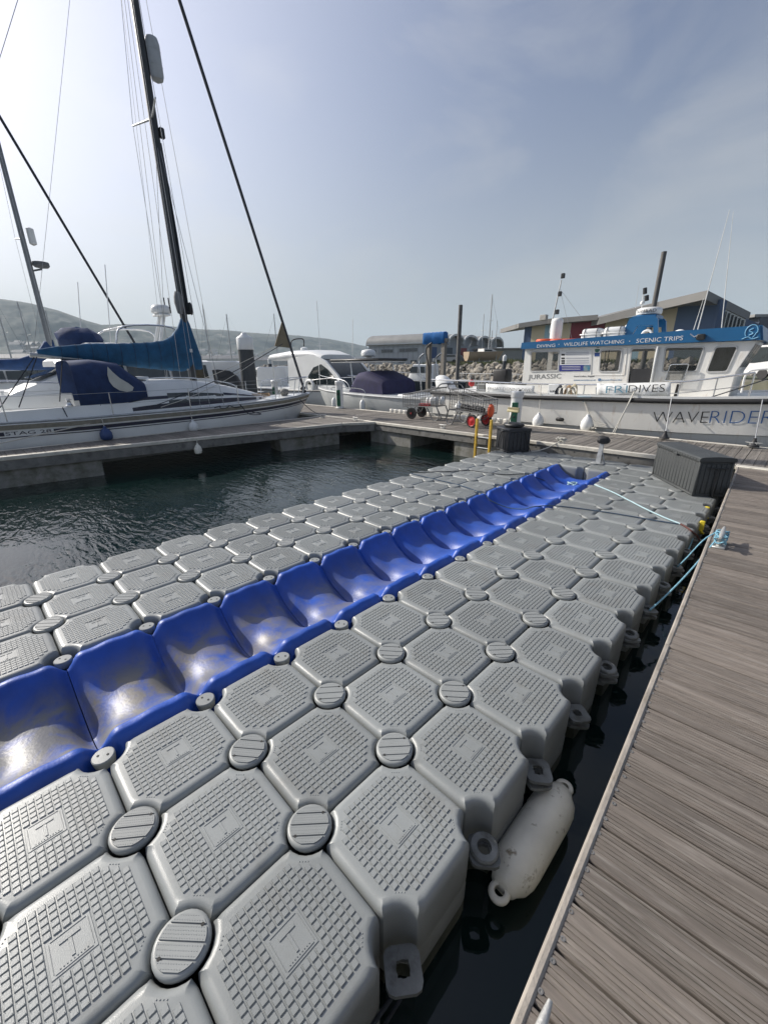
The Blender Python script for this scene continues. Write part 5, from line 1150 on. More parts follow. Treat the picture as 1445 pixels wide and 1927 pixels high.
# --- cruiser behind the yacht
def ex_fly(t, hp):
    mb = MB(); mb.loft([[V((x, s*w_, z)) for s, z in ((1, z0), (1, z1-.08), (.85, z1), (-.85, z1), (-1, z1-.08), (-1, z0))] for x, z0, z1, w_ in ((-3.2, 2.3, 2.6, 1.2), (-2.6, 2.3, 3.0, 1.25), (.2, 2.3, 2.95, 1.2), (1.1, 2.25, 2.42, 1.0))]); mb.build('flybridge', white, t, 30)
    mb = MB(); bag(mb, (.15, 0, 3.05), (.65, .7, .38), 71, 12); mb.build('helm_cover', navy, t, 40)
    mb = MB()
    for s in (1, -1): mb.tube(spline([(-.6, s*1.1, 2.95), (-.9, s*1.1, 3.45), (-2.4, s*1.1, 3.5), (-2.6, s*1.1, 2.95)], 4), .03, 7)
    mb.tube([(-.9, 1.1, 3.45), (-.9, -1.1, 3.45)], .03, 7); mb.build('guard_rail', steel, t)
    mb = MB(); mb.tube([(-2.2, .25, 2.9), (-2.55, .2, 3.95)], .06, 8); mb.tube([(-2.2, -.25, 2.9), (-2.55, -.2, 3.95)], .06, 8); mb.bbox((-2.55, 0, 3.98), (.4, .7, .06), .02); mb.build('radar_mast', white, t)
    mb = MB(); mb.lathe([(.25, 0), (.32, .04), (.32, .18), (.25, .28), (0, .3)], (-2.55, 0, 4.02), n=18); mb.build('radar_dome', white, t, 60)
    mb = MB(); mb.bbox((-2.8, .2, 4.3), (.04, .04, .5), .01); mb.cyl((-2.8, -.2, 4.0), (-2.8, -.2, 4.6), .02); mb.build('mast_light', blackp, t)
    MB().tube([(-.5, .9, 2.9), (-.8, .9, 5.2)], .012, 5).build('whip_aerial', white, t); MB().tube([(-.1, -.9, 2.9), (-.4, -.9, 4.9)], .012, 5).build('whip_aerial', white, t)
    mb = MB(); mb.lathe([(.28, 0), (.3, .05), (.28, .1), (0, .1)], (-2.9, .9, 3.2), (0, 1, .1), 14); mb.build('hose_reel', mat('tan_reel', (.40, .27, .10), .6), t)
motor_boat('flybridge_cruiser', 'large white flybridge cruiser behind the yacht, dark cover over its upper helm', (-15.6, 3.4, W0), -math.pi/2+.02, 11.0, 3.4, white, 1.25, (-3.6, 2.3, 2.45, 2.2), extra=ex_fly)
# --- second sailing yacht
def sail_yacht(name, label, p, head, Ln, mast_h, cover, mastm, ashore=False, boom=True, hullm=None):
    t = thing(name, label, 'sailing yacht', group=None); beam = Ln*.31; hullm = hullm or white
    def hp(k, d, s, out=0):
        b = np.interp(k, [0, .2, .45, .7, .9, 1], [.7, .93, 1, .8, .35, .02])*beam/2; q = min(1, d/1.3); return V((-Ln/2+Ln*k-max(0, k-.7)/.3*d*.7, s*(b*(1-.05*q-.6*q**3)+out), 1.05+.15*k*k-d))
    mb = MB(); Dd = [0, .1, .4, .7, 1.0, 1.3]; mb.loft([[hp(i/20, d, 1) for d in Dd]+[hp(i/20, d, -1) for d in reversed(Dd)] for i in range(21)]); mb.build('hull', hullm, t, 40)
    mb = MB(); mb.loft([[V((x, s*w_, z)) for s, z in ((1, 1.0), (.9, zt_), (-.9, zt_), (-1, 1.0))] for x, zt_, w_ in ((-.12*Ln, 1.5, .8), (.1*Ln, 1.5, .75), (.28*Ln, 1.15, .4))]); mb.build('coachroof', white, t, 30)
    for s in (1, -1): mb = MB(); mb.prism([(-.1*Ln, s*.795, 1.15), (.1*Ln, s*.74, 1.15), (.1*Ln, s*.71, 1.35), (-.1*Ln, s*.755, 1.35)], (0, s*.02, 0)); mb.build('window', glass, t)
    mx_ = .08*Ln; MB().tube([(mx_, 0, 1.4), (mx_, 0, mast_h)], [.10, .07], 10).build('mast', mastm, t)
    for s in (1, -1):
        MB().tube([(mx_, 0, mast_h*.6), (mx_-.1, s*.7, mast_h*.61)], .02, 6).build('spreader', mastm, t); MB().tube([(mx_-.1, s*.7, mast_h*.61), (mx_-.1, s*1.1, 1.0)], .006, 4).build('shroud', wire, t); MB().tube([(mx_-.1, s*.7, mast_h*.61), (mx_, 0, mast_h)], .006, 4).build('shroud', wire, t)
    MB().tube([(Ln*.48, 0, 1.2), (mx_, 0, mast_h*.97)], .045 if boom else .01, 7).build('furled_genoa', rope_d, t); MB().tube([(-Ln*.48, 0, 1.1), (mx_, 0, mast_h)], .006, 4).build('backstay', wire, t)
    if boom:
        L_ = []
        for x, zb_, zt_, w_ in ((mx_-3.6, 2.25, 2.42, .08), (mx_-2.4, 2.2, 2.48, .13), (mx_-1.0, 2.15, 2.55, .15), (mx_-.45, 2.15, 2.75, .15), (mx_-.15, 2.15, 3.15, .14), (mx_+.12, 2.15, 3.2, .11), (mx_+.16, 2.2, 2.5, .06)):
            L_.append([V((x, w_*math.cos(a), (zb_+zt_)/2+(zt_-zb_)/2*math.sin(a))) for a in [2*math.pi*i/12 for i in range(12)]])
        mb = MB(); mb.loft(L_); mb.build('sail_cover', cover, t, 60)
    t.location = p; t.rotation_euler = (0, 0, head); return t
cover2 = mat('deep_blue_canvas', (.014, .05, .15), .8, var=.25, bump=.5, bscale=25)
y2 = sail_yacht('sailing_yacht', 'second white sailing yacht farther left with a deep blue sail cover', (-18.6, 2.2, W0), math.pi/2, 9.0, 10.6, cover2, mat('grey_mast', (.20, .21, .22), .45, .5))
mb = MB(); mb.lathe([(.02, 0), (.11, .05), (.11, .5), (.02, .55)], (.98, 0, 6.2), n=12); mb.build('radar_reflector', white, y2); mb = MB(); mb.lathe([(.2, 0), (.25, .05), (.24, .16), (0, .2)], (1.05, .0, 5.55), n=14); mb.tube([(.72, 0, 5.4), (1.05, 0, 5.5)], .03, 6); mb.build('radar_dome', mat('dark_radar', (.10, .11, .12), .4), y2, 60)
# --- more boats left and centre
def cover_extra(m, x0, x1, z):
    def f(t, hp):
        mb = MB(); mb.loft([[V((x, 1.0*math.copysign(abs(math.cos(a))**.6, math.cos(a)), .9+(zz-.9)*abs(math.sin(a))**.7)) for a in [math.pi*i/8 for i in range(9)]] for x, zz in ((x0, 1.1), (x0+.4, z), (x1-.5, z-.1), (x1, 1.2))]); mb.build('canvas_cover', m, t, 50)
    return f
P_ = lambda px, D: ptz(px, D, W0)
boats = [(P_(-10, 19.5), 1.9, 8.5, 2.8, white, 1.0, (-2.0, 1.9, 2.3, 1.5), cover_extra(teal, -4.0, -2.1, 2.0), 'white cabin boat with a bright blue stern cover at the left edge'),
         (P_(38, 25), 2.4, 9.5, 3.0, white, 1.15, (-2.6, 2.2, 2.6, 1.8), None, 'white hardtop cruiser with wide green tinted windows left of the second mast'),
         (P_(130, 34), .4, 9, 3.0, white, 1.1, (-2.4, 2.0, 2.5, 1.6), None, 'white cabin cruiser glimpsed under the second yacht boom'),
         (P_(395, 27), 2.3, 8.5, 2.8, white, 1.05, (-2.4, 2.0, 2.5, 1.4), None, 'white cruiser just right of the yacht mast'),
         (P_(432, 24), 2.5, 7.5, 2.6, white, 1.0, (-1.8, 1.4, 2.5, .8), cover_extra(black, -3.4, -1.9, 2.1), 'white boat with a black cockpit cover left of the big pile'),
         (P_(505, 30), 2.7, 8, 2.7, white, 1.0, (-2.0, 1.6, 2.2, 1.6), None, 'low white sports boat just right of the big pile'),
         (P_(300, 40), 2.2, 9, 3.0, white, 1.1, (-2.2, 1.8, 2.7, 1.2), None, 'white boat seen behind the yacht cabin top')]
for p, h, Ln, bm__, hm, fb, cab, ex, lab in boats: motor_boat('motor_boat', lab, p, h, Ln, bm__, hm, fb, cab, group='motor boats moored in the background', extra=ex)
dark_hull = mat('dark_navy_hull', (.02, .028, .04), .4, var=.1)
p = P_(808, 36); motor_boat('wheelhouse_boat', 'small dark hulled fishing boat with a white wheelhouse below the rocks', p, math.radians(185)+.3, 6.5, 2.3, dark_hull, 1.0, (-.6, 1.7, 2.3, .5))
for k, (px, D, hh, lab) in enumerate(((18, 58, 11, 'distant yacht with a bare mast at the far left edge'), (62, 70, 12, 'distant yacht with a bare mast just right of the far left edge'), (112, 64, 10, 'distant yacht whose mast stands right of the second boom'), (402, 75, 12, 'distant yacht right of the blue sail cover'), (446, 66, 9.5, 'distant yacht left of the big capped pile'), (532, 80, 11, 'distant yacht behind the pilothouse boat'))):
    o = sail_yacht('sailing_yacht', lab, P_(px, D), 2.2+.35*k, 8.0+.3*k, hh, cover2, alu, boom=False)
for k, (px, D, h, lab) in enumerate(((70, 46, 2.2, 'distant white motor boat under the second yacht boom'), (180, 55, 2.5, 'distant white motor boat left of the flybridge cruiser'), (352, 60, 2.1, 'distant white motor boat under the blue sail cover'), (465, 52, 2.6, 'distant white motor boat behind the big capped pile'), (540, 62, 2.3, 'distant white motor boat behind the yacht bow rail'), (415, 44, 2.0, 'white motor boat midway between mast and pile'))):
    motor_boat('motor_boat', lab, P_(px, D), h, 7.5+.3*k, 2.7, white, 1.0, (-2.0, 1.6, 2.3, 1.3), group='motor boats moored in the background')
# ------------------------------------------------------------------ piles, gantry, poles
pile_m = mat('dark_steel_pile', (.05, .055, .06), .6, .2, var=.25, scale=3, dirt=((.10, .09, .075), 2, .55, .8), stretch=(1, 1, .3))
t = thing('mooring_pile', 'thick dark steel pile with a white conical cap beyond the yacht bow', 'pile', (-13.6, 7.98, -1))
MB().cyl((0, 0, 0), (0, 0, 3.35), .275, n=28).build('shaft', pile_m, t); MB().lathe([(.285, 3.352), (.29, 3.36), (.29, 3.74), (.27, 3.77), (.10, 3.88), (.08, 3.93), (0, 3.95)], n=28).build('cap', white, t)
def pile(px, pytop, D, r, m, label, cap=True):
    z1 = at_z(px, pytop, D); p = ptz(px, D, -1); t = thing('pile', label, 'pile', p, 0, 'slender piles in the harbour'); MB().cyl((0, 0, 0), (0, 0, z1+1-(.5 if cap else 0)), r, n=14).build('shaft', m, t)
    if cap: MB().lathe([(r*1.05, z1+.5), (r*1.08, z1+.52), (r*1.08, z1+.9), (0, z1+1.05)], n=14).build('cap', white, t)
tpole = mat('weathered_pole', (.12, .115, .11), .7, .1, var=.2, scale=2)
pile(510, 674, 40, .22, pile_m, 'short dark pile with a white cap seen past the yacht bow rail')
pile(861, 574, 34, .15, tpole, 'tall thin grey pole standing left of the coloured boat sheds', False)
pile(948, 668, 38, .16, pile_m, 'short dark pile with a white cap in front of the rocks')
pile(1208, 474, 26, .13, tpole, 'tall grey pole rising behind the tour boat radar', False)
# gantry with blue tarpaulin
gt = thing('hoist_gantry', 'timber hoist frame with a blue tarpaulin over its top beam', 'gantry')
YGt = 15.6; A = ony(YGt, 805, 745); B = ony(YGt, 832, 745); zt = ony(YGt, 805, 640).z; wpost = mat('grey_timber_post', (.23, .21, .18), .8, var=.25, scale=4, stretch=(3, 3, .6), bump=.4)
for P in (A, B): MB().bbox((P.x, YGt, (zt-1)/2), (.19, .19, zt+1), .012).build('post', wpost, gt)
MB().bbox(((A.x+B.x)/2, YGt, zt-.05), (B.x-A.x+.35, .16, .16), .01).build('beam', wpost, gt)
P0, P1 = ony(YGt, 800, 627), ony(YGt, 838, 646); mb = MB(); n = 14
mb.loft([[V((P0.x+(P1.x-P0.x)*i/n, YGt+y, z+.008*math.sin(i*2.3+q)-(.02*math.sin(i*.9) if q in (0, 4) else 0))) for q, (y, z) in enumerate(((-.17, P1.z), (-.16, P0.z-.03), (0, P0.z+.01), (.16, P0.z-.03), (.17, P1.z)))] for i in range(n+1)], True, True, False); o = mb.build('tarpaulin', royal, gt, 30); md = o.modifiers.new('s', 'SOLIDIFY'); md.thickness = .015
for px in (790, 822):
    pts = [ony(YGt-.3, x+px-790, y) for x, y in ((793, 742), (790, 700), (788, 680), (790, 672), (798, 665))]; MB().tube(spline(pts, 4), .035, 7).build('hand_rail', steel, gt)
MB().tube(spline([ony(YGt-.2, x, y) for x, y in ((812, 645), (804, 652), (802, 665), (806, 690), (806, 730))], 4), .03, 7).build('hose', black, gt)
settle(gt, ((A.x+B.x)/2, YGt, -1))
# guard frame / pontoon behind with railings
pn = thing('background_walkway', 'pontoon walkway with a plain rail below the rocks', 'walkway', kind='structure')
a, b = pt(860, 716, 40), pt(985, 716, 33); a.z = b.z = 0; d = (b-a).normalized(); Lg = (b-a).length; mb = MB(); mb.bbox((0, 0, 0), (Lg+14, 2, .3), .02); mb.build('deck', conc, pn, loc=(a+b)/2+V((0, 0, -.2)), rot=(0, 0, math.atan2(d.y, d.x)))
mb = MB()
for k in range(14): q = a+d*(Lg*k/13); mb.cyl(q+V((0, 0, -.05)), q+V((0, 0, 1.05)), .03, n=6)
for z in (.5, 1.05): mb.tube([a+V((0, 0, z)), b+V((0, 0, z))], .025, 6)
mb.build('hand_rail', alu, pn)
a, b = pt(500, 708, 52), pt(790, 702, 50); a.z = b.z = -.1; d = b-a; mb = MB(); mb.bbox((0, 0, 0), (d.length, 2.2, .5), .02); mb.build('deck', conc, pn, loc=(a+b)/2, rot=(0, 0, math.atan2(d.y, d.x)))
# ------------------------------------------------------------------ rocks, quay, grass
rk = mat('limestone_rock', (.27, .245, .205), .9, var=.35, scale=2.5, dirt=((.10, .09, .075), 3, .5, .75), bump=.5, bscale=12)
path = [ptz(470, 120, 0), ptz(600, 95, 0), ptz(735, 72, 0), ptz(860, 60, 0), ptz(1000, 50, 0), ptz(1200, 42, 0), ptz(1445, 36, 0), ptz(1700, 34, 0)]
def bank(u):
    k = min(len(path)-2, int(u)); return path[k].lerp(path[k+1], u-k), (path[k+1]-path[k]).normalized()
mb = MB(); rs = random.Random(3); ico = bmesh.new(); bmesh.ops.create_icosphere(ico, subdivisions=1, radius=1); iv = [v.co.copy() for v in ico.verts]; ifc = [[v.index for v in f.verts] for f in ico.faces]; ico.free()
u = 0.0
while u < 7:
    p, d = bank(u); k = min(6, int(u)); seg = (path[k+1]-path[k]).length; nrm = V((-d.y, d.x, 0)); nrm = nrm if nrm.dot(FWH) > 0 else -nrm
    for r in range(7):
        f = (r+rs.random())/7; s = rs.uniform(.28, .75); c = p+nrm*(f*4.0+rs.uniform(-.3, .3))+d*rs.uniform(-.6, .6)+V((0, 0, WZ-.2+f*2.35+rs.uniform(-.1, .25)))
        rot = Matrix.Rotation(rs.uniform(0, 6.28), 3, V((rs.random(), rs.random(), rs.random()+.1)).normalized())
        sc = V((s*rs.uniform(.7, 1.3), s*rs.uniform(.7, 1.2), s*rs.uniform(.55, .95))); mb.add([rot @ V((v.x*sc.x*rs.uniform(.8, 1.2), v.y*sc.y*rs.uniform(.8, 1.2), v.z*sc.z)) + c for v in iv], ifc)
    u += .62/seg
mb.build('rock_bank', rk, kind='stuff', ang=20)
soil = mat('gravel_ground', (.16, .15, .12), .95, var=.3, scale=.4, dirt=((.06, .075, .03), .15, .45, .6))
mb = MB(); inner = [p+V((0, 0, 1.7)) for p in path]; 
nrm0 = [V((-(path[min(i+1, 7)]-path[max(i-1, 0)]).normalized().y, (path[min(i+1, 7)]-path[max(i-1, 0)]).normalized().x, 0)) for i in range(8)]
nrm0 = [n if n.dot(FWH) > 0 else -n for n in nrm0]
mb.loft([[path[i]+nrm0[i]*2+V((0, 0, -.6)), path[i]+nrm0[i]*4.2+V((0, 0, 1.75)), path[i]+nrm0[i]*8+V((0, 0, 2.0)), path[i]+nrm0[i]*140+V((0, 0, 2.2))] for i in range(8)], False, False, False); mb.build('quay_ground', soil, kind='structure')
gm = mat('coarse_grass', (.05, .07, .022), .9, col2=(.12, .12, .045), scale=.5, t0=.35, t1=.7)
mb = MB(); rs = random.Random(8)
for _ in range(7000):
    u = rs.uniform(2.2, 7); p, d = bank(u); k = min(6, int(u)); n = nrm0[k]; off = rs.uniform(3.6, 7.5); c = p+n*off+V((0, 0, 1.72+.06*(off-4)))
    if mnoise.noise(c*.15) < -.1 and rs.random() < .8: continue
    h = rs.uniform(.15, .55)*(1.5 if mnoise.noise(c*.08) > .15 else 1); a = rs.uniform(0, 6.28); w_ = rs.uniform(.05, .14); dx = V((math.cos(a)*w_, math.sin(a)*w_, 0)); l_ = V((rs.uniform(-.2, .2), rs.uniform(-.2, .2), h)); mb.add([c-dx, c+dx, c+l_], [(0, 1, 2)])
mb.build('bank_grass', gm, kind='stuff')
# ------------------------------------------------------------------ vaulted boat sheds
GZ = 2.05
sh = thing('boat_sheds', 'row of grey boat sheds with vaulted roofs and coloured doors', 'building')
clad = mat('grey_cladding', (.33, .36, .39), .6, var=.06, scale=.4); roofm = mat('grey_metal_roof', (.27, .27, .26), .5, .3, var=.15, scale=.5); trim = mat('pale_roof_trim', (.52, .54, .54), .5)
Q0, Q1, Q2 = ptz(801, 80, GZ), ptz(694, 85.5, GZ), ptz(932, 96, GZ)
fu = (Q2-Q0).normalized(); su = (Q1-Q0).normalized(); bwid = (Q2-Q0).length/5; eave = 5.55-GZ+.0; rise = 1.75
for i in range(5):
    B0 = Q0+fu*bwid*i; L_ = (Q1-Q0).length
    body = MB(); body.prism([B0+fu*.02, B0+fu*(bwid-.02), B0+fu*(bwid-.02)+su*L_, B0+fu*.02+su*L_], (0, 0, eave)); wl = body.build('wall', clad, sh)
    arc = [B0+fu*(bwid*(.5-.54*math.cos(math.pi*k/14)))+V((0, 0, eave+rise*math.sin(math.pi*k/14)**.85)) for k in range(15)]; arc2 = [p-V((0, 0, .22)) for p in arc]
    tri = MB(); tri.prism([B0+fu*.03+V((0, 0, eave+.005)), B0+fu*(bwid-.03)+V((0, 0, eave+.005))]+[p-V((0, 0, .23)) for p in arc[-2:0:-1]], su*.15); tri.build('gable_panel', clad, wl)
    rf = MB(); o_ = -su*1.3
    rf.loft([[p+o_ for p in arc]+[p+o_ for p in reversed(arc2)], [p+su*(L_+.4) for p in arc]+[p+su*(L_+.4) for p in reversed(arc2)]]); rfo = rf.build('roof', roofm, sh, 40)
    ed = MB(); ed.loft([[p+o_-su*.03+V((0, 0, .05)) for p in arc]+[p+o_-su*.03+V((0, 0, -.12)) for p in reversed(arc2)], [p+o_+su*.25+V((0, 0, .05)) for p in arc]+[p+o_+su*.25+V((0, 0, -.12)) for p in reversed(arc2)]]); ed.build('roof_edge', trim, rfo, 40)
    dc = [(.02, .07, .20), (.05, .07, .09), (.30, .03, .035), (.45, .30, .03), (.12, .13, .14)][i]
    d0 = B0+fu*bwid*.22-su*.05; MB().prism([d0+V((0, 0, .05)), d0+fu*bwid*.42+V((0, 0, .05)), d0+fu*bwid*.42+V((0, 0, 2.9)), d0+V((0, 0, 2.9))], su*.04).build('door', mat('shed_door', dc, .5), sh, label=['deep blue shed door', 'dark grey blue shed door', 'red shed door', 'yellow shed door', 'grey shed door'][i])
gl2 = mat('shed_window', (.05, .06, .07), .1, spec=.7); fn = su.cross(V((0, 0, 1))); fn = fn if fn.dot(FWH) < 0 else -fn
L_ = (Q1-Q0).length
def swin(f0, f1, z0, z1, n):
    for k in range(n):
        a = Q0+su*L_*(f0+(f1-f0)*k/n+.004)+fn*.06; b = Q0+su*L_*(f0+(f1-f0)*(k+1)/n-.004)+fn*.06; MB().prism([a+V((0, 0, z0)), b+V((0, 0, z0)), b+V((0, 0, z1)), a+V((0, 0, z1))], -fn*.03).build('window', gl2, sh)
swin(.14, .45, 2.15, 2.72, 3); swin(.56, .77, 2.1, 2.62, 2); swin(.86, .95, 2.1, 2.6, 1); swin(.15, .26, .25, .7, 1); swin(.36, .46, .25, .7, 1)
jm = mat('cladding_joint', (.20, .22, .24), .7); mb = MB()
for f in np.linspace(.05, .97, 12): a = Q0+su*L_*f+fn*.03; mb.box(a+V((0, 0, eave/2)), (.03, .03, eave))
for z in (1.0, 2.0, 3.0): mb.prism([Q0+fn*.03+V((0, 0, z)), Q1+fn*.03+V((0, 0, z)), Q1+fn*.03+V((0, 0, z+.03)), Q0+fn*.03+V((0, 0, z+.03))], -fn*.02)
mb.build('cladding_joint', jm, sh)
mb = MB(); mb.prism([Q0+fn*.5-su*1+V((0, 0, eave-.05)), Q1+fn*.5+V((0, 0, eave-.05)), Q1+fn*.5+V((0, 0, eave+.18)), Q0+fn*.5-su*1+V((0, 0, eave+.18))], -fn*.5); mb.build('eaves_gutter', trim, sh)
settle(sh, Q0)
# ------------------------------------------------------------------ angular building with coloured panels
ab = thing('angular_building', 'angular harbour building with coloured wall panels under a folded grey roof', 'building')
def wallp(px0, px1, D0, D1, col, y0a, y0b, zbot, name='wall_panel', th=.3, rough=.7):
    a, b = ptz(px0, D0, zbot), ptz(px1, D1, zbot); za, zb_ = at_z(px0, y0a, D0), at_z(px1, y0b, D1); d = (b-a); n = V((d.y, -d.x, 0)).normalized(); n = n if n.dot(FWH) > 0 else -n
    return MB().prism([a, b, V((b.x, b.y, zb_)), V((a.x, a.y, za))], n*th).build(name, col if not isinstance(col, tuple) else mat(name, col, rough, var=.05, scale=.3), ab)
D_ = lambda px: 66-(px-978)*(66-50)/(1330-978)
cream_p, lblue_p, maroon_p, slate_p = (.56, .49, .34), (.30, .46, .54), (.19, .016, .03), (.065, .11, .20)
tops = lambda px: np.interp(px, [978, 1125, 1126, 1330], [616, 602, 606, 562])
for a, b, c in ((980, 993, slate_p), (993, 1017, cream_p), (1017, 1035, lblue_p), (1035, 1064, cream_p), (1064, 1125, maroon_p), (1126, 1165, cream_p), (1165, 1196, lblue_p), (1196, 1252, cream_p), (1252, 1326, slate_p)):
    wallp(a, b, D_(a), D_(b), c, tops(a), tops(b), GZ)
wallp(1326, 1338, 50, 50.3, slate_p, 563, 566, GZ); glz = mat('curtain_glass', (.06, .08, .09), .08, spec=.8)
wallp(1338, 1380, 50.6, 54, glz, 583, 602, GZ, 'glazing')
wallp(1380, 1412, 54, 57, slate_p, 600, 612, GZ)
for k in range(6):
    px = 1341+k*7; D = 50.4+(px-1338)*.081; p = ptz(px, D, GZ); zt_ = at_z(px, 585+(px-1338)*.45, D)-GZ; MB().box(p+V((0, 0, zt_/2)), (.10, .10, zt_)).build('mullion', mat('dark_mullion', (.04, .05, .06), .5) if k == 0 else bpy.data.materials['dark_mullion'], ab)
def roofslab(pts_front, depth, th, name='roof'):
    P = [pt(*q) for q in pts_front]; n = V((FWH.x, FWH.y, 0)); mb = MB()
    for a, b in zip(P, P[1:]): mb.loft([[p, p+n*depth+V((0, 0, .0)), p+n*depth-V((0, 0, th)), p-V((0, 0, th))] for p in (a, b)])
    return mb.build(name, mat('folded_roof', (.20, .195, .185), .6, var=.08, scale=.5) if 'folded_roof' not in bpy.data.materials else bpy.data.materials['folded_roof'], ab, 20)
roofslab([(976, 608.5, 65.3), (1030, 600, 62.9), (1125.2, 592, 58.6)], 10, .62); roofslab([(1126.5, 597.5, 58.5), (1240, 568, 53.2), (1331, 546, 48.6)], 12, .85); roofslab([(1331.4, 546.5, 48.6), (1412, 588, 56)], 10, .85)
mb = MB(); p = pt(1023, 597, 62); mb.bbox(p+V((0, 0, -.05)), (.9, .7, .7), .05); mb.build('roof_vent', mat('pale_vent', (.42, .40, .36), .6), ab)
wallp(1005, 1115, D_(1005)-.15, D_(1115)-.15, glz, 655, 655, GZ, 'glazing', .1); wallp(1262, 1320, D_(1262)-.2, D_(1320)-.2, glz, 640, 636, GZ, 'glazing', .1)
settle(ab, ptz(1150, 58, GZ))
db_ = thing('dark_building', 'low dark blue building beyond the angular one at the right edge', 'building'); mb = MB()
a, b = ptz(1405, 62, GZ), ptz(1500, 66, GZ); n = V((FWH.x, FWH.y, 0)); mb.prism([a, b, b+n*12, a+n*12], (0, 0, 5.6)); mb.build('wall', mat('dark_blue_wall', (.03, .045, .075), .5), db_); mb = MB(); mb.prism([a+V((-.6, -.6, 5.62)), b+V((.6, -.6, 5.9)), b+n*13+V((.6, 0, 5.9)), a+n*13+V((-.6, 0, 5.62))], (0, 0, .35)); mb.build('roof', roofm, db_)
for k in range(4): q = a.lerp(b, .08+.22*k)-n*.03; MB().box(q+V((0, 0, 2.2)), (1.6, .08, 2.4), Matrix.Rotation(math.atan2((b-a).y, (b-a).x), 3, 'Z')).build('window', glz, db_)
settle(db_, a)
# ------------------------------------------------------------------ vehicles on the quay
def car(label, p, head, col, kind='car'):
    t = thing('parked_'+kind, label, kind, p, head, 'vehicles parked on the quay'); H = 1.45 if kind == 'car' else 2.1; Lc = 4.2 if kind == 'car' else 4.9
    prof = [(-Lc/2, .35), (-Lc/2, .85), (-Lc/2+.12, .95), (-Lc*.40, H-.12), (-Lc*.34, H), (Lc*.10 if kind == 'car' else Lc*.2, H), (Lc*.27 if kind == 'car' else Lc*.34, .98), (Lc/2-.1, .85), (Lc/2, .70), (Lc/2, .35)]
    mb = MB(); mb.loft([[V((x, y*(.88 if z > 1 else 1), z)) for x, z in prof] for y in (-.85, .85)]); mb.build('body', mat(kind+'_paint', col, .3, coat=.5), t, 25)
    g = [(-Lc*.36, 1.0), (-Lc*.32, H-.12), (Lc*.10, H-.12), (Lc*.23, 1.0)]
    for s in (1, -1): MB().prism([(x, s*(.80 if kind == 'car' else .80), z) for x, z in g], (0, s*.03, 0)).build('window', glass, t)
    MB().prism([(-Lc*.415, -.62, 1.02), (-Lc*.415, .62, 1.02), (-Lc*.375, .60, H-.22), (-Lc*.375, -.60, H-.22)], (-.05, 0, .0)).build('rear_window', glass, t)
    for s in (1, -1): MB().bbox((-Lc/2-.005, s*.72, .95), (.06, .12, .22), .01).build('tail_light', red, t)
    for x in (-Lc*.3, Lc*.3):
        for s in (1, -1): MB().lathe([(.2, -.1), (.31, -.1), (.32, .1), (.2, .1)], (x, s*.78, .32), (0, 1, 0), 16).build('wheel', black, t)
    return t
hd = math.atan2(FWH.y, FWH.x)
pv = pt(1408, 700, 30); car('white van with a dark rear window parked beyond the tour boat bow', (pv.x, pv.y, at_z(1408, 712, 30)), hd+.25, (.7, .7, .7), 'van')
rockpad = MB()
pv2 = V((pv.x, pv.y, at_z(1408, 712, 30)-.15)); rockpad.bbox(pv2+V((1, 3, -.6)), (14, 10, 1.4), .1, Matrix.Rotation(hd, 3, 'Z')); rockpad.build('van_stand', soil, kind='structure')
car('dark car parked in front of the grey boat sheds', ptz(848, 74, 2.0), hd+1.3, (.04, .045, .05)); car('silver car parked left of the tall thin pole', ptz(838, 71, 2.0), hd+1.5, (.35, .36, .37))
# yachts ashore
ys = sail_yacht('yacht_ashore', 'small yacht with a tan hull standing ashore by the boat sheds', ptz(911, 68, 2.6), 1.2, 7.0, 9.0, cover2, alu, boom=False, hullm=mat('tan_hull', (.40, .30, .20), .5))
mb = MB(); [mb.bbox((x, y, .1), (.12, .12, 1.5), .01) for x in (-1.6, 1.6) for y in (-.7, .7)]; mb.build('cradle_prop', galv, ys)
for k, (px, D, h) in enumerate(((904, 88, 11), (929, 90, 10), (921, 80, 7.5))):
    p = ptz(px, D, GZ); t = thing('bare_mast', ['bare mast left of the yacht ashore', 'bare mast at the right end of the boat sheds', 'short bare mast just right of the yacht ashore'][k], 'mast', p); MB().cyl((0, 0, 0), (0, 0, h-2), .09, .06, 8).build('pole', alu, t); MB().tube([(-.5, 0, h*.55), (.5, 0, h*.55)], .03, 5).build('spreader', alu, t)
p = ptz(962, 85, GZ); t = thing('low_shed', 'low grey shed at the end of the bank left of the tour boat', 'building', p, hd+1.57); MB().bbox((0, 0, 1.2), (14, 5, 2.4), .03).build('wall', mat('shed_wall', (.30, .31, .30), .7), t); MB().bbox((0, 0, 2.55), (14.6, 5.8, .25), .03).build('roof', roofm, t)
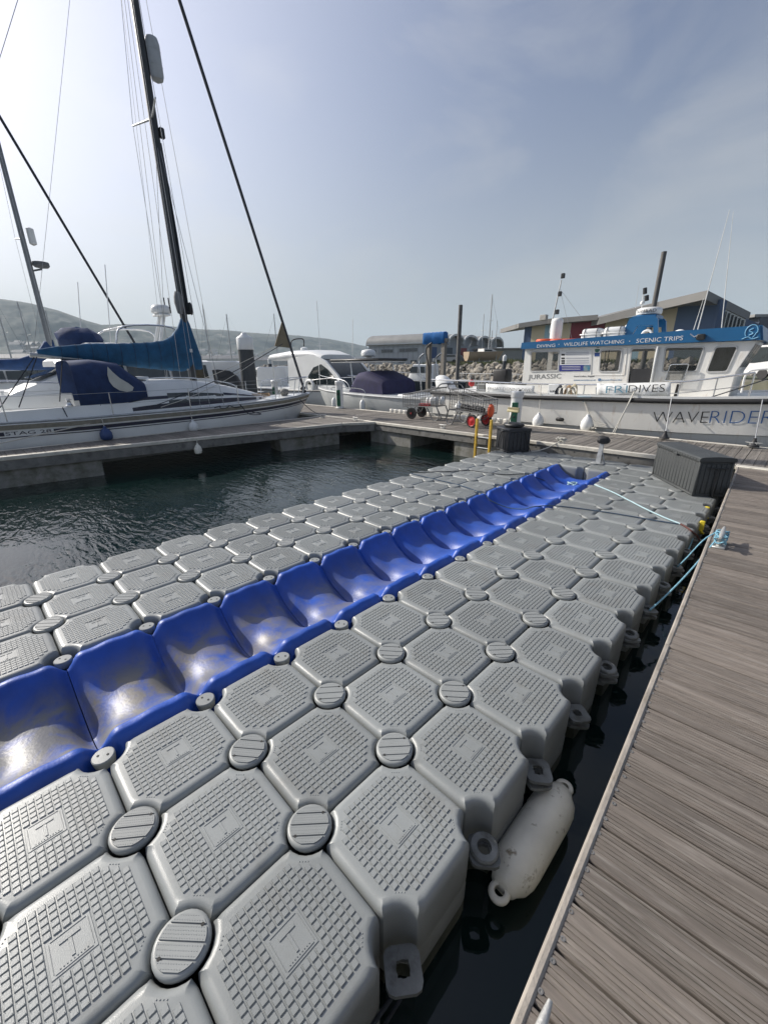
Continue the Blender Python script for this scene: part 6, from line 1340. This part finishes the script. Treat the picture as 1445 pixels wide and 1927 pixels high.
# ------------------------------------------------------------------ hill
ridge = [(-700, 570, 1000), (-350, 560, 1000), (-120, 558, 1000), (0, 562, 1000), (60, 571, 1010), (110, 584, 1030), (160, 603, 1060), (190, 611, 1080), (250, 609, 1120), (310, 613, 1160), (370, 619, 1200), (430, 622, 1250), (500, 628, 1300), (560, 631, 1350), (620, 638, 1420), (660, 645, 1480), (690, 652, 1520), (705, 664, 1550), (716, 690, 1580)]
rp = [pt(a, b, D) for a, b, D in ridge]
mb = MB(); NX, NY = 360, 70
def hill_pt(i, j):
    u = i*(len(rp)-1); k = min(len(rp)-2, int(u)); f = u-k; r = rp[k].lerp(rp[k+1], f); b = V((r.x, r.y, 0)); base = CAM.lerp(b, .52); base.z = WZ-1
    if j <= .8:
        t = j/.8; p = V((base.x, base.y, 0)).lerp(b, t); prof = .42*t+.22*t*t*t+.36*sstep(.62, .97, t); h = (r.z+2)*prof-2.0
    else:
        t = (j-.8)/.2; p = b+(b-CAM).normalized()*300*t; h = r.z*(1-.9*t*t)
    n = mnoise.noise(V((p.x*.011, p.y*.011, 3)))*10+mnoise.noise(V((p.x*.04, p.y*.04, 9)))*6+mnoise.noise(V((p.x*.12, p.y*.12, 5)))*2.2
    w_ = min(1, j*3)*min(1, max(.16, abs(j-.8)*7)) if j <= .8 else .3
    return V((p.x, p.y, max(WZ-1.5, h+n*w_*min(1, r.z/60))))
mb.grid(hill_pt, NX, NY)
hm = mat('hillside_scrub', (.011, .022, .015), .95, col2=(.070, .072, .052), scale=.03, t0=.44, t1=.60, dirt=((.22, .20, .16), .022, .58, .70), coord='Object', detail=10, stretch=(1, 1, 3.0))
mb.build('hill', hm, kind='structure', ang=80)
hw = [mat('pale_house_wall', (.52, .50, .45), .8), mat('house_wall_brick', (.30, .22, .17), .8)]; hr = mat('slate_house_roof', (.11, .11, .12), .7)
hmesh = []
for w_, m in ((7, hw[0]), (14, hw[0]), (9, hw[1])):
    mb = MB(); mb.box((0, 0, 3), (w_, 7, 6)); mb.loft([[V((x, -3.8, 6)), V((x, 0, 8.8)), V((x, 3.8, 6))] for x in (-w_/2-.3, w_/2+.3)], mat=1)
    mb.box((-w_*.3, -3.5, 7.6), (.9, .9, 3.6), mat=0); hmesh.append(mb.mesh('hillside_house', [m, hr], 20))
rs = random.Random(21)
for k in range(260):
    i = rs.uniform(.17, .90); j = rs.choice([.10, .14, .20, .26, .30, .36, .42])+rs.uniform(-.015, .015); p = hill_pt(i, j)
    if p.z < 1: continue
    o = link('hillside_house', hmesh[rs.randrange(3)], None, (p.x, p.y, p.z-1.2), (0, 0, hd+math.pi/2+rs.uniform(-.35, .35)), 'small pale house among the terraces on the hazy hillside', 'house', 'houses on the hillside'); o.scale = (1.25, 1.25, rs.uniform(1.0, 1.5))
# low warehouses at the foot of the hill
for k, (px, D, w_, h_) in enumerate(((420, 420, 60, 9), (505, 400, 40, 7), (60, 330, 70, 9), (150, 350, 40, 8))):
    p = ptz(px, D, .3); t = thing('shore_warehouse', ['long pale warehouse on the shore right of the yacht mast', 'low pale warehouse on the shore behind the yacht bow', 'long grey warehouse on the shore at the far left', 'grey warehouse on the shore under the second boom'][k], 'building', p, hd+1.57); MB().box((0, 0, h_/2), (w_, 16, h_)).build('wall', hw[0], t); mb = MB(); mb.loft([[V((x, -8.5, h_)), V((x, 0, h_+3)), V((x, 8.5, h_))] for x in (-w_/2-.5, w_/2+.5)]); mb.build('roof', hr, t)
mb = MB(); P = [ptz(px, D, 0) for px, D in ((-900, 330), (-300, 320), (0, 330), (200, 360), (400, 400), (560, 430), (690, 520), (716, 900))]; mb.loft([[p+V((0, 0, -1.5)), p+V((0, 0, .6)), p+(p-CAM).normalized()*320+V((0, 0, 3))] for p in P], False, False, False); mb.build('far_shore', soil, kind='structure')
# ------------------------------------------------------------------ air
hz_m = bpy.data.materials.new('sea_haze'); hz_m.use_nodes = True; nt = hz_m.node_tree; nt.nodes.remove(nt.nodes['Principled BSDF']); pv_ = nt.nodes.new('ShaderNodeVolumePrincipled')
pv_.inputs['Color'].default_value = (.72, .88, 1.0, 1); pv_.inputs['Density'].default_value = .00034; nt.links.new(pv_.outputs[0], nt.nodes['Material Output'].inputs['Volume'])
mb = MB(); mb.add([(-2400, -1000, WZ-3), (1000, -1000, WZ-3), (1000, 2500, WZ-3), (-2400, 2500, WZ-3), (-2400, -1000, 240), (1000, -1000, 240), (1000, 2500, 240), (-2400, 2500, 240)], [(3, 2, 1, 0), (4, 5, 6, 7), (0, 1, 5, 4), (1, 2, 6, 5), (2, 3, 7, 6), (3, 0, 4, 7)])
mb.build('haze', hz_m, kind='stuff')
